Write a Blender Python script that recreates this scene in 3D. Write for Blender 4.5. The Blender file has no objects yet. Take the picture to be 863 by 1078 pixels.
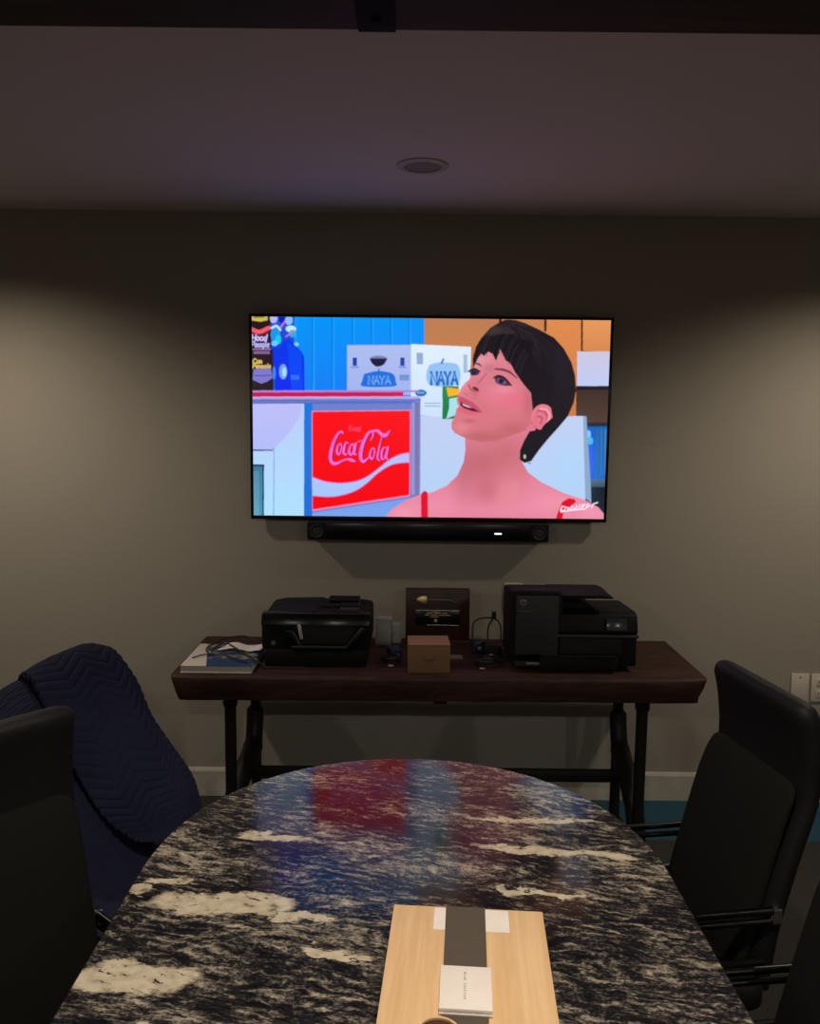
import bpy, bmesh, math, random
import numpy as np
from mathutils import Vector, Matrix, noise
random.seed(4); PI = math.pi
sc = bpy.context.scene; COL = sc.collection

# ---------------------------------------------------------------- camera
FPX = 880.0; pitch = math.atan(100 / FPX); rho = 0.011; CAMZ = 1.604
R_ = Vector((1, 0, 0)); F_ = Vector((0, math.cos(pitch), -math.sin(pitch))); U_ = Vector((0, math.sin(pitch), math.cos(pitch)))
r_ = math.cos(rho) * R_ + math.sin(rho) * U_; u_ = -math.sin(rho) * R_ + math.cos(rho) * U_
cd = bpy.data.cameras.new('camera'); cam = bpy.data.objects.new('camera', cd); COL.objects.link(cam)
m = Matrix((r_, u_, -F_)).transposed().to_4x4(); m.translation = Vector((0, 0, CAMZ)); cam.matrix_world = m
cd.sensor_fit = 'HORIZONTAL'; cd.sensor_width = 36; cd.lens = FPX / 863 * 36; cd.clip_start = 0.02
sc.camera = cam

# ---------------------------------------------------------------- world, exposure
w = bpy.data.worlds.new('world'); sc.world = w; w.use_nodes = True
w.node_tree.nodes['Background'].inputs[0].default_value = (.03, .028, .025, 1); w.node_tree.nodes['Background'].inputs[1].default_value = .3
sc.view_settings.view_transform = 'Standard'; sc.view_settings.look = 'None'
sc.view_settings.gamma = 1; sc.view_settings.use_curve_mapping = False; sc.view_settings.exposure = 0

# ---------------------------------------------------------------- lamps: recessed downlights in the ceiling, plus added fill spots behind the camera
def spot(x, y, power, ang=140, blend=.6, col=(1, .86, .70), rad=.035, z=2.385):
    l = bpy.data.lights.new('downlight_or_fill', 'SPOT'); l.energy = power; l.spot_size = math.radians(ang); l.spot_blend = blend
    l.color = col; l.shadow_soft_size = rad
    o = bpy.data.objects.new('downlight_or_fill', l); COL.objects.link(o); o.location = (x, y, z); return o
spot(-1.70, 2.64, 55, ang=147, blend=.85); spot(1.82, 2.64, 55, ang=147, blend=.85)
spot(.15, .80, 88, ang=110, blend=.5)
spot(-1.82, .75, 8, ang=120); spot(1.88, .75, 8, ang=120)
for x_ in (-1.82, .03, 1.88): spot(x_, -1.1, 30, ang=170, blend=.15, col=(1, .94, .86))  # unseen ambient fill, added to lift the far wall and front faces

# ---------------------------------------------------------------- helpers
def lin(c):
    c = [x / 255 for x in c]
    return tuple(x / 12.92 if x <= .04045 else ((x + .055) / 1.055) ** 2.4 for x in c)
def mat(name, col, rough=.5, metal=0, spec=.5, **k):
    mt = bpy.data.materials.new(name); mt.use_nodes = True; n = mt.node_tree; b = n.nodes['Principled BSDF']
    b.inputs['Base Color'].default_value = (*col, 1); b.inputs['Roughness'].default_value = rough
    b.inputs['Metallic'].default_value = metal; b.inputs['Specular IOR Level'].default_value = spec
    for kk, v in k.items(): b.inputs[kk.replace('_', ' ')].default_value = v
    return mt
class NG:
    def __init__(s, mt): s.t = mt.node_tree; s.b = s.t.nodes['Principled BSDF']; s.co = s.t.nodes.new('ShaderNodeTexCoord').outputs['Object']
    def n(s, typ, ins=None, **k):
        q = s.t.nodes.new(typ)
        for a, v in k.items(): setattr(q, a, v)
        for a, v in (ins or {}).items():
            i = q.inputs[a]
            if hasattr(v, 'is_output'): s.t.links.new(v, i)
            else: i.default_value = v
        return q
    def mapping(s, scale=(1, 1, 1), rot=(0, 0, 0), loc=(0, 0, 0), src=None):
        return s.n('ShaderNodeMapping', {0: src or s.co, 'Scale': scale, 'Rotation': rot, 'Location': loc}).outputs[0]
    def noise(s, v, scale, detail=4, rough=.55, dist=0):
        return s.n('ShaderNodeTexNoise', {'Vector': v, 'Scale': scale, 'Detail': detail, 'Roughness': rough, 'Distortion': dist})
    def ramp(s, f, stops):
        q = s.n('ShaderNodeValToRGB', {0: f}); e = q.color_ramp.elements
        while len(e) < len(stops): e.new(.5)
        for x, (p, c) in zip(e, stops): x.position = p; x.color = (*c, 1) if len(c) == 3 else c
        return q.outputs[0]
    def math(s, op, a, b=0, c=0, clamp=False):
        q = s.n('ShaderNodeMath', {0: a, 1: b, 2: c}, operation=op); q.use_clamp = clamp; return q.outputs[0]
    def mix(s, f, a, b, bt='MIX'):
        q = s.n('ShaderNodeMix', data_type='RGBA', blend_type=bt)
        for i, v in ((0, f), (6, a), (7, b)):
            if hasattr(v, 'is_output'): s.t.links.new(v, q.inputs[i])
            else: q.inputs[i].default_value = v if i == 0 or len(v) == 4 else (*v, 1)
        return q.outputs[2]
    def col(s, o): s.t.links.new(o, s.b.inputs['Base Color'])
    def bump(s, h, st=.3, d=.002):
        q = s.n('ShaderNodeBump', {'Height': h, 'Strength': st, 'Distance': d}); s.t.links.new(q.outputs[0], s.b.inputs['Normal'])
def noisy(name, c1, c2, scale, rough, bump=.2, stretch=(1, 1, 1), dist=.001, **k):
    mt = mat(name, c1, rough, **k); g = NG(mt); nz = g.noise(g.mapping(stretch), scale, 6).outputs[0]
    g.col(g.ramp(nz, [(.3, c1), (.7, c2)])); g.bump(nz, bump, dist); return mt

def newobj(name, me, mt, parent=None, smooth=False, ang=40):
    o = bpy.data.objects.new(name, me); COL.objects.link(o)
    if mt: me.materials.append(mt)
    if parent: o.parent = parent
    if smooth:
        me.polygons.foreach_set('use_smooth', [True] * len(me.polygons))
        try: me.set_sharp_from_angle(angle=math.radians(ang))
        except Exception: pass
    return o
def tag(o, label, cat, group=None, kind=None):
    o['label'] = label; o['category'] = cat
    if group: o['group'] = group
    if kind: o['kind'] = kind
    return o
def empty(name, loc, label, cat, rz=0, group=None):
    o = bpy.data.objects.new(name, None); COL.objects.link(o); o.location = loc; o.rotation_euler = (0, 0, rz)
    o.empty_display_size = .1
    return tag(o, label, cat, group)
class MB:
    def __init__(s): s.bm = bmesh.new()
    def _add(s, t):
        me = bpy.data.meshes.new('t'); t.to_mesh(me); t.free(); s.bm.from_mesh(me); bpy.data.meshes.remove(me); return s
    def box(s, x0, x1, y0, y1, z0, z1, bev=0, seg=2, M=None, taper=None):
        t = bmesh.new(); bmesh.ops.create_cube(t, size=1)
        for v in t.verts:
            v.co = Vector(((x0 + x1) / 2 + v.co.x * (x1 - x0), (y0 + y1) / 2 + v.co.y * (y1 - y0), (z0 + z1) / 2 + v.co.z * (z1 - z0)))
        if bev: bmesh.ops.bevel(t, geom=t.edges[:], offset=bev, segments=seg, affect='EDGES', profile=.5)
        if M: bmesh.ops.transform(t, matrix=M, verts=t.verts)
        return s._add(t)
    def prism(s, pts, a0, a1, axis='y', bev=0, seg=2):
        """polygon pts in the plane normal to axis, extruded a0..a1"""
        t = bmesh.new()
        def P(p, a):
            return {'x': (a, p[0], p[1]), 'y': (p[0], a, p[1]), 'z': (p[0], p[1], a)}[axis]
        A = [t.verts.new(P(p, a0)) for p in pts]; B = [t.verts.new(P(p, a1)) for p in pts]
        t.faces.new(A); t.faces.new(B[::-1]); n = len(pts)
        for i in range(n): t.faces.new((A[i], B[i], B[(i + 1) % n], A[(i + 1) % n]))
        bmesh.ops.recalc_face_normals(t, faces=t.faces[:])
        if bev: bmesh.ops.bevel(t, geom=t.edges[:], offset=bev, segments=seg, affect='EDGES', profile=.5)
        return s._add(t)
    def tube(s, pts, r, n=10, cap=True):
        pts = [Vector(p) for p in pts]; rs = r if isinstance(r, (list, tuple)) else [r] * len(pts)
        t = bmesh.new(); rings = []; up = None
        for i, p in enumerate(pts):
            d = (pts[min(i + 1, len(pts) - 1)] - pts[max(i - 1, 0)]).normalized()
            if up is None: up = d.orthogonal().normalized()
            up = (up - d * up.dot(d)).normalized(); sd = d.cross(up)
            rings.append([t.verts.new(p + (up * math.cos(a) + sd * math.sin(a)) * rs[i]) for a in [2 * PI * k / n for k in range(n)]])
        for a, b in zip(rings, rings[1:]):
            for k in range(n): t.faces.new((a[k], a[(k + 1) % n], b[(k + 1) % n], b[k]))
        if cap: t.faces.new(rings[0][::-1]); t.faces.new(rings[-1])
        bmesh.ops.recalc_face_normals(t, faces=t.faces[:])
        return s._add(t)
    def lathe(s, prof, n=32, c=(0, 0, 0), M=None):
        t = bmesh.new(); rings = []
        for r, z in prof:
            rings.append([t.verts.new((c[0] + r * math.cos(a), c[1] + r * math.sin(a), c[2] + z)) for a in [2 * PI * k / n for k in range(n)]] if r > 1e-6 else [t.verts.new((c[0], c[1], c[2] + z))])
        for a, b in zip(rings, rings[1:]):
            for k in range(n):
                k2 = (k + 1) % n
                if len(a) == 1 and len(b) == 1: break
                if len(a) == 1: t.faces.new((a[0], b[k2], b[k]))
                elif len(b) == 1: t.faces.new((a[k], a[k2], b[0]))
                else: t.faces.new((a[k], a[k2], b[k2], b[k]))
        bmesh.ops.recalc_face_normals(t, faces=t.faces[:])
        if M: bmesh.ops.transform(t, matrix=M, verts=t.verts)
        return s._add(t)
    def build(s, name, mt, parent=None, smooth=True, ang=40):
        me = bpy.data.meshes.new(name); s.bm.to_mesh(me); s.bm.free(); return newobj(name, me, mt, parent, smooth, ang)
def struct(name, mb, mt, smooth=False):
    o = mb.build(name, mt, None, smooth); o['kind'] = 'structure'; return o
def catmull(P, n):
    """P list of points -> n samples of a smooth curve"""
    P = [np.array(p, float) for p in P]; P = [2 * P[0] - P[1]] + P + [2 * P[-1] - P[-2]]; out = []
    k = len(P) - 3
    for i in range(n):
        t = i / (n - 1) * k; j = min(int(t), k - 1); t -= j; a, b, c, d = P[j:j + 4]
        out.append(.5 * ((2 * b) + (c - a) * t + (2 * a - 5 * b + 4 * c - d) * t * t + (3 * b - a - 3 * c + d) * t ** 3))
    return out

# ---------------------------------------------------------------- materials
M = {}
M['wall'] = noisy('wall_paint', (.335, .305, .250), (.350, .318, .262), 60, .85, .08)
M['ceil'] = noisy('ceiling_paint', (.62, .58, .56), (.66, .62, .60), 80, .9, .1)
M['side'] = noisy('side_wall_paint', (.33, .30, .25), (.35, .32, .27), 60, .9, .1)
M['base'] = noisy('baseboard_paint', (.50, .47, .40), (.54, .50, .43), 30, .5, .03)
M['black'] = noisy('black_plastic', (.0075, .0075, .008), (.010, .010, .0105), 200, .6, .15, spec=.12)
M['gloss'] = mat('gloss_black', (.004, .004, .005), .22, spec=.3)
M['grey'] = noisy('charcoal_plastic', (.030, .031, .029), (.035, .035, .033), 200, .55, .12, spec=.25)
M['iron'] = noisy('black_iron', (.006, .006, .006), (.012, .011, .010), 40, .5, .4, metal=.3)
M['leather'] = noisy('black_leather', (.0035, .0035, .0045), (.006, .006, .0075), 120, .6, .4, dist=.0006, spec=.22)
M['fabric'] = noisy('charcoal_fabric', (.005, .005, .0044), (.0075, .0075, .0065), 500, .9, .5, dist=.0006, spec=.15)
M['chrome'] = mat('chrome', (.55, .54, .52), .16, 1)
M['darkmetal'] = mat('dark_metal', (.045, .045, .045), .32, 1)
M['cable'] = mat('black_cable', (.008, .008, .009), .45)
M['paper'] = noisy('white_paper', (.78, .72, .68), (.82, .76, .72), 40, .7, .02)
M['pages'] = noisy('page_edges', (.42, .38, .33), (.58, .53, .47), 30, .8, .3, (1, 1, 60))
M['brownpaper'] = noisy('brown_paper', (.075, .058, .045), (.095, .074, .056), 250, .8, .3)
M['gold'] = mat('gold_metal', (.55, .45, .20), .35, .9)
M['silver'] = mat('silver_metal', (.5, .48, .44), .3, .9)
M['bluegear'] = mat('navy_plastic', (.010, .018, .05), .35)
M['plate'] = mat('outlet_plastic', (.62, .57, .48), .4)
M['glass'] = mat('clear_plastic', (.85, .85, .82), .12, Transmission_Weight=.75, IOR=1.35)
M['hole'] = mat('dark_recess', (.012, .011, .010), .8)
def wood(name, c1, c2, c3, sc_=(3, 26, 26), rough=.5, bump=.25):
    mt = mat(name, c1, rough, spec=.25); g = NG(mt)
    v = g.mapping(sc_); n1 = g.noise(v, 1.2, 8, .6, 1.2).outputs[0]; n2 = g.noise(g.mapping(tuple(a * 5 for a in sc_)), 1, 4).outputs[0]
    f = g.math('ADD', g.math('MULTIPLY', n1, .75), g.math('MULTIPLY', n2, .25))
    g.col(g.ramp(f, [(.35, c1), (.5, c2), (.66, c3)])); g.bump(f, bump, .003); return mt
M['slab'] = wood('dark_slab_wood', (.014, .006, .004), (.036, .015, .0095), (.062, .027, .017), rough=.62)
M['beam'] = wood('beam_wood', (.020, .012, .008), (.032, .020, .013), (.045, .030, .020), (2, 20, 20), .7)
M['plaque'] = wood('plaque_wood', (.020, .008, .006), (.030, .012, .009), (.042, .018, .013), (6, 40, 40), .35)
M['pine'] = wood('pale_pine', (.66, .42, .21), (.72, .48, .26), (.78, .55, .32), (34, 1.6, 20), .6, .05)
M['kraft'] = noisy('kraft_card', (.19, .10, .045), (.22, .12, .055), 60, .8, .15, (1, 1, 8))

# granite: black stone with cream and grey veins streaming across
def granite():
    mt = mat('veined_granite', (.02, .02, .02), .11, spec=.25); g = NG(mt)
    wv = g.noise(g.mapping((2.2, 3.2, 1)), 1.6, 3).outputs['Color']
    warp = g.n('ShaderNodeVectorMath', {0: wv, 1: (.5, .5, .5)}, operation='SUBTRACT').outputs[0]
    warp = g.n('ShaderNodeVectorMath', {0: warp, 'Scale': .10}, operation='SCALE').outputs[0]
    p = g.n('ShaderNodeVectorMath', {0: g.co, 1: warp}, operation='ADD').outputs[0]
    w2 = g.n('ShaderNodeVectorMath', {0: g.noise(g.mapping((70, 70, 1)), 1, 3).outputs['Color'], 1: (.5, .5, .5)}, operation='SUBTRACT').outputs[0]
    w2 = g.n('ShaderNodeVectorMath', {0: w2, 'Scale': .014}, operation='SCALE').outputs[0]
    p = g.n('ShaderNodeVectorMath', {0: p, 1: w2}, operation='ADD').outputs[0]
    p = g.mapping(rot=(0, 0, .25), src=p)
    s1 = g.noise(g.mapping((11, 52, 1), src=p), 1.5, 8, .72, 0).outputs[0]
    s2 = g.noise(g.mapping((34, 100, 1), src=p), 1.0, 5, .75, .1).outputs[0]
    s3 = g.noise(g.mapping((2.2, 8.0, 1), src=p), 1.3, 3, .5).outputs[0]
    s4 = g.noise(g.mapping((170, 230, 1)), 1.0, 3, .6).outputs[0]
    f = g.math('ADD', g.math('MULTIPLY', s1, .40), g.math('MULTIPLY', s2, .40))
    f = g.math('ADD', f, g.math('MULTIPLY', s3, .22)); f = g.math('ADD', f, g.math('MULTIPLY', s4, .16))
    vein = g.ramp(f, [(.50, (.005, .005, .0075)), (.58, (.018, .017, .020)), (.615, (.075, .067, .060)), (.655, (.24, .21, .165)), (.72, (.47, .42, .32))])
    # broad cream crystals
    d2 = g.n('ShaderNodeVectorMath', {0: g.noise(g.mapping((9, 16, 1)), 1.3, 6, .65).outputs['Color'], 1: (.5, .5, .5)}, operation='SUBTRACT').outputs[0]
    d2 = g.n('ShaderNodeVectorMath', {0: d2, 'Scale': .09}, operation='SCALE').outputs[0]
    q = g.n('ShaderNodeVectorMath', {0: g.co, 1: d2}, operation='ADD').outputs[0]
    tot = None
    for cx, cy, sx, sy, rt in ((-.325, 1.385, .135, .036, -.05), (-.415, 1.185, .105, .043, .04), (-.20, 1.345, .10, .012, -.10), (-.48, 1.425, .03, .018, 0), (-.115, 1.245, .06, .014, -.25),
                               (-.27, 1.62, .08, .013, -.1), (-.44, 1.455, .05, .010, 0), (.27, 1.70, .15, .013, -.06), (.30, 1.57, .17, .013, -.14), (-.36, 1.075, .06, .016, 0), (.24, 1.43, .09, .010, -.2)):
        v = g.n('ShaderNodeVectorMath', {0: q, 1: (cx, cy, 0)}, operation='SUBTRACT').outputs[0]
        v = g.mapping((1 / sx, 1 / sy, 0), rot=(0, 0, 0), src=g.mapping(rot=(0, 0, -rt), src=v))
        l = g.n('ShaderNodeVectorMath', {0: v}, operation='LENGTH').outputs['Value']
        mk = g.math('MULTIPLY', g.math('SUBTRACT', 1.0, l), 6, clamp=True)
        tot = mk if tot is None else g.math('MAXIMUM', tot, mk)
    cream = g.ramp(g.noise(g.mapping((45, 60, 1)), 1, 4).outputs[0], [(.30, (.20, .15, .10)), (.38, (.44, .38, .27)), (.6, (.56, .50, .38))])
    cut = g.ramp(s2, [(.36, (.0, 0, 0)), (.42, (1, 1, 1))])
    g.col(g.mix(g.math('MULTIPLY', tot, cut), vein, cream)); return mt
M['granite'] = granite()

# ---------------------------------------------------------------- room shell
WY = 3.4; CZ = 2.4; XL, XR, YB = -2.9, 2.95, -2.2
fm = noisy('floor_carpet', (.020, .019, .017), (.034, .031, .027), 300, .95, .6)
g = NG(fm); sep = g.n('ShaderNodeSeparateXYZ', {0: g.co})
nz = g.noise(g.mapping((140, 60, 1)), 1, 4).outputs[0]
teal = g.ramp(nz, [(.3, (.008, .055, .085)), (.7, (.014, .080, .12))]); grey = g.ramp(nz, [(.3, (.020, .018, .015)), (.7, (.038, .034, .029))])
band = g.math('MULTIPLY', g.math('GREATER_THAN', sep.outputs[1], 3.05), g.math('GREATER_THAN', sep.outputs[0], -.60))
g.col(g.mix(band, grey, teal))
struct('floor', MB().box(XL, XR, YB, WY, -.1, 0), fm)
struct('ceiling', MB().box(XL, XR, YB, WY, CZ, CZ + .1), M['ceil'])
struct('wall_far', MB().box(XL, XR, WY, WY + .1, 0, CZ), M['wall'])
struct('wall_left', MB().box(XL - .1, XL, YB, WY, 0, CZ), M['side'])
struct('wall_right', MB().box(XR, XR + .1, YB, WY, 0, CZ), M['side'])
struct('wall_near', MB().box(XL, XR, YB - .1, YB, 0, CZ), M['side'])
struct('baseboard_far', MB().prism([(WY, 0), (WY - .016, 0), (WY - .016, .108), (WY - .011, .118), (WY, .120)], XL, XR, 'x'), M['base'])
struct('trim_1', MB().box(XL, XR, 1.10, 1.376, 2.2, CZ, .004), M['beam'])

# ---------------------------------------------------------------- television
TVY = 3.345
tx0, tx1, tz0, tz1 = -.640, .791, 1.190, 2.000
tv = empty('television', ((tx0 + tx1) / 2, WY, (tz0 + tz1) / 2), 'large wall-mounted flat television showing a dark-haired woman beside a red drink sign', 'television')
def inloc(o, root):
    o.parent = root; o.matrix_parent_inverse = Matrix.Translation(-root.location) if root.rotation_euler.z == 0 else root.matrix_world.inverted()
    return o
def part(mb, name, mt, root, **k):
    """mesh written in world coordinates, moved into the root's frame"""
    mb.bm.transform((Matrix.Translation(root.location) @ Matrix.Rotation(root.rotation_euler.z, 4, 'Z')).inverted())
    return mb.build(name, mt, root, **k)
b = MB().box(tx0, tx1, TVY + .001, TVY + .022, tz0, tz1, .003)
part(b, 'casing', M['black'], tv)
fr = MB()
bz = .011
fr.box(tx0, tx1, TVY - .003, TVY + .004, tz1 - bz, tz1, .001); fr.box(tx0, tx1, TVY - .003, TVY + .004, tz0, tz0 + .014, .001)
fr.box(tx0, tx0 + bz, TVY - .003, TVY + .004, tz0, tz1, .001); fr.box(tx1 - bz, tx1, TVY - .003, TVY + .004, tz0, tz1, .001)
part(fr, 'bezel', M['gloss'], tv)
part(MB().box(tx0 + .16, tx1 - .16, TVY + .022, TVY + .040, tz0 + .03, tz0 + .45, .006), 'rear_housing', M['black'], tv)
part(MB().box(-.15, .30, TVY + .036, WY - .002, 1.45, 1.75, .003), 'wall_bracket', M['iron'], tv)

# --- the picture on the screen, rastered onto the screen's vertices (coordinates: the picture's own 0..100 units, see SX/SY)
W_, H_ = 640, 360; SS = 2
CW, CH = W_ * SS, H_ * SS
# picture space: (x 265..640, y 335..545) mapped linearly with the slight tilt of the shot removed
img = np.zeros((CH, CW, 3)); img[:] = lin((5, 140, 245))
QC = [(265.5, 333.5), (643.0, 338.3), (635.6, 546.0), (267.8, 541.5)]      # corners tl,tr,br,bl
def homog(src, dst):
    A = []
    for (x, y), (X, Y) in zip(src, dst):
        A.append([x, y, 1, 0, 0, 0, -X * x, -X * y, -X]); A.append([0, 0, 0, x, y, 1, -Y * x, -Y * y, -Y])
    return np.linalg.svd(np.array(A))[2][-1].reshape(3, 3)
HM = homog(QC, [(0, 0), (CW, 0), (CW, CH), (0, CH)])
def T(P):
    P = np.array(P, float); q = np.c_[P, np.ones(len(P))] @ HM.T; return q[:, :2] / q[:, 2:]
def mask(P):
    P = T(P); x0, y0 = np.floor(P.min(0)).astype(int) - 1; x1, y1 = np.ceil(P.max(0)).astype(int) + 2
    x0, y0 = max(x0, 0), max(y0, 0); x1, y1 = min(x1, CW), min(y1, CH)
    if x1 <= x0 or y1 <= y0: return None
    X, Y = np.meshgrid(np.arange(x0, x1) + .5, np.arange(y0, y1) + .5); ins = np.zeros(X.shape, bool)
    n = len(P)
    for i in range(n):
        (xa, ya), (xb, yb) = P[i], P[(i + 1) % n]
        if ya == yb: continue
        c = ((ya > Y) != (yb > Y)) & (X < (xb - xa) * (Y - ya) / (yb - ya) + xa); ins ^= c
    return (slice(y0, y1), slice(x0, x1)), ins
def poly(P, c, c2=None, smooth=False, vert=True, a=1.0):
    if smooth: P = catmull(list(P) + [P[0]], len(P) * 6)
    r = mask(P)
    if r is None: return
    s, ins = r; sub = img[s]
    if c2 is None: colr = np.array(lin(c))[None]
    else:
        k = np.linspace(0, 1, ins.shape[0 if vert else 1]); g2 = np.outer(1 - k, lin(c)) + np.outer(k, lin(c2))
        colr = (g2[:, None, :] if vert else g2[None, :, :]) + np.zeros(sub.shape); colr = colr[ins]
    sub[ins] = sub[ins] * (1 - a) + colr * a
def rect(x0, y0, x1, y1, c, c2=None, **k): poly([(x0, y0), (x1, y0), (x1, y1), (x0, y1)], c, c2, **k)
def ell(cx, cy, rx, ry, c, rot=0, **k):
    poly([(cx + rx * math.cos(t) * math.cos(rot) - ry * math.sin(t) * math.sin(rot), cy + rx * math.cos(t) * math.sin(rot) + ry * math.sin(t) * math.cos(rot)) for t in np.linspace(0, 2 * PI, 28)[:-1]], c, **k)
def stroke(P, wd, c, sm=True, a=1.0):
    n = max(8, len(P) * 7); ws = wd if isinstance(wd, (list, tuple)) else [wd] * len(P)
    Q = catmull(P, n) if sm and len(P) > 2 else [np.array(p, float) for p in P]
    Wn = np.interp(np.linspace(0, 1, len(Q)), np.linspace(0, 1, len(ws)), ws); L, Rr = [], []
    for i, p in enumerate(Q):
        d = Q[min(i + 1, len(Q) - 1)] - Q[max(i - 1, 0)]; d = d / (np.hypot(*d) + 1e-9); nn = np.array([-d[1], d[0]])
        L.append(p + nn * Wn[i] / 2); Rr.append(p - nn * Wn[i] / 2)
    for i in range(len(Q) - 1): poly([L[i], L[i + 1], Rr[i + 1], Rr[i]], c, a=a)
    for i in range(0, len(Q)): ell(Q[i][0], Q[i][1], Wn[i] / 2, Wn[i] / 2, c, a=a)
def blob(cx, cy, rx, ry, c, a, clip=None, rot=0):
    """soft tint inside a clip polygon"""
    (px, py), = T([(cx, cy)]); (qx, qy), = T([(cx + rx, cy + ry)]); RX, RY = abs(qx - px), abs(qy - py)
    s = (slice(max(0, int(py - 3 * max(RX, RY))), min(CH, int(py + 3 * max(RX, RY)))), slice(max(0, int(px - 3 * max(RX, RY))), min(CW, int(px + 3 * max(RX, RY)))))
    Y, X = np.mgrid[s]; dx, dy = X - px, Y - py; u = dx * math.cos(rot) + dy * math.sin(rot); v = -dx * math.sin(rot) + dy * math.cos(rot)
    wt = a * np.exp(-(u / RX) ** 2 - (v / RY) ** 2)
    if clip is not None: wt = wt * clip[s]
    img[s] = img[s] * (1 - wt[..., None]) + np.array(lin(c)) * wt[..., None]
def fullmask(P, smooth=False):
    if smooth: P = catmull(list(P) + [P[0]], len(P) * 6)
    f = np.zeros((CH, CW)); r = mask(P)
    if r: f[r[0]] = r[1]
    return f
def zl(P): return [(440 + x / 3.923, 330 + y / 3.923) for x, y in P]      # readings taken in an enlarged view
def zc(P): return [(340 + x / 8.63, 430 + y / 8.63) for x, y in P]
def za(P): return [(250 + x / 4.315, 320 + y / 4.315) for x, y in P]

# blue plank wall
rect(286, 330, 450, 415, (2, 150, 250), (10, 125, 245))
for x in (310, 329, 350, 371, 391, 411, 430): rect(x, 330, x + 1.2, 415, (10, 115, 225)); rect(x + 1.2, 330, x + 3, 415, (20, 160, 255))
# cupboards behind
rect(447, 330, 650, 550, (205, 132, 82), (185, 120, 80))
rect(447, 330, 524, 385, (190, 125, 85), (200, 128, 72))
rect(525, 330, 528, 370, (60, 25, 25)); rect(572.5, 330, 575, 350, (70, 25, 20))
rect(575, 330, 612, 445, (225, 140, 80), (205, 120, 70)); rect(611, 330, 613, 372, (90, 40, 20)); rect(613, 330, 650, 377, (232, 155, 95), (215, 130, 75))
poly(zl([(672, 158), (800, 165), (800, 175), (672, 168)]), (120, 55, 25))
rect(607, 371, 650, 408, (205, 200, 225), (190, 205, 245))
rect(606, 407, 650, 447, (55, 40, 38), (85, 60, 50)); rect(606, 407, 650, 411, (25, 18, 25))
rect(606, 445, 650, 510, (15, 95, 165), (25, 110, 200)); rect(616, 445, 640, 449, (20, 40, 60))
for k in range(5): rect(619 + k * 4.2, 452, 621 + k * 4.2, 500, (20 + 10 * k, 80 + 12 * k, 190))
poly(zl([(690, 480), (720, 475), (728, 560), (725, 690), (700, 690)]), (10, 90, 235)); ell(619.5, 457, 2, 4, (120, 210, 250)); ell(621, 464, 3, 4, (60, 190, 235))
rect(612, 504, 650, 512, (85, 110, 135), (60, 80, 100)); rect(612, 512, 650, 550, (18, 28, 42), (25, 45, 60))
# white counter and fridge
poly(zl([(0, 430), (10, 422), (690, 425), (694, 560), (690, 760), (690, 860), (0, 860)]), (196, 208, 245), (176, 212, 248))
blob(598, 490, 16, 26, (170, 218, 252), .6)
poly(zl([(680, 425), (694, 425), (712, 700), (715, 780), (690, 760)]), (140, 170, 205))
# cartons
rect(366, 364, 434, 416, (175, 190, 240), (160, 180, 240))
poly([(433, 363), (496, 366), (494, 442), (433, 436)], (225, 240, 255), (205, 225, 252))
ell(399, 378.5, 9.2, 3.5, (120, 130, 180)); poly([(389.5, 378), (408.5, 378), (405, 384), (401, 386.3), (396, 386.3), (392, 383)], (22, 22, 60))
for x in (374, 424): rect(x - 2.2, 377, x + 2.2, 385.5, (35, 60, 160)); rect(x - 4, 386, x + 4, 388, (120, 150, 220))
poly([(384, 394), (399, 391), (414, 394), (417, 402), (415, 407), (383, 407), (382, 401)], (20, 110, 220), smooth=True)
rect(398.5, 388.5, 400, 392, (20, 100, 200)); rect(421, 395, 431, 401, (110, 140, 210), (120, 150, 215))
rect(439, 372, 445.5, 384, (150, 170, 215)); rect(488, 374, 492, 393, (165, 190, 225))
def NAYA(x, y, h, wd, c, sp=1.0):
    L = {'N': [[(0, 1), (0, 0), (.7, 1), (.7, 0)]], 'A': [[(0, 1), (.38, 0), (.76, 1)], [(.15, .65), (.6, .65)]], 'Y': [[(0, 0), (.35, .5), (.7, 0)], [(.35, .5), (.35, 1)]]}
    for ch in 'NAYA':
        for s in L[ch]: stroke([(x + a * h * sp, y + b2 * h) for a, b2 in s], wd, c, sm=False)
        x += .86 * h * sp
NAYA(388.5, 396.5, 8, 1.7, (110, 165, 245), .86)
poly([(452, 385), (460, 382.5), (474, 382.5), (482, 385), (485, 395), (481, 405), (466, 407.5), (452, 405), (449, 395)], (150, 195, 245), smooth=True)
stroke([(465, 383), (467, 379)], 2, (60, 120, 200)); NAYA(454.3, 392.5, 12.5, 2.9, (25, 110, 205), .66)
ell(443.5, 414, 6, 3.6, (40, 110, 190)); rect(440, 412.8, 447, 414.6, (110, 170, 230))
for y in (424, 427): rect(447, y, 464, y + 1.2, (150, 180, 220))
rect(466, 407, 483, 441, (25, 140, 85), (20, 120, 70)); poly([(470, 408), (484, 410), (483, 416), (472, 418)], (250, 180, 40)); poly([(473, 420), (484, 418), (482, 436), (470, 441), (473, 430)], (170, 225, 235))
rect(440, 419, 443, 550, (120, 120, 190), (150, 170, 230))
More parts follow.
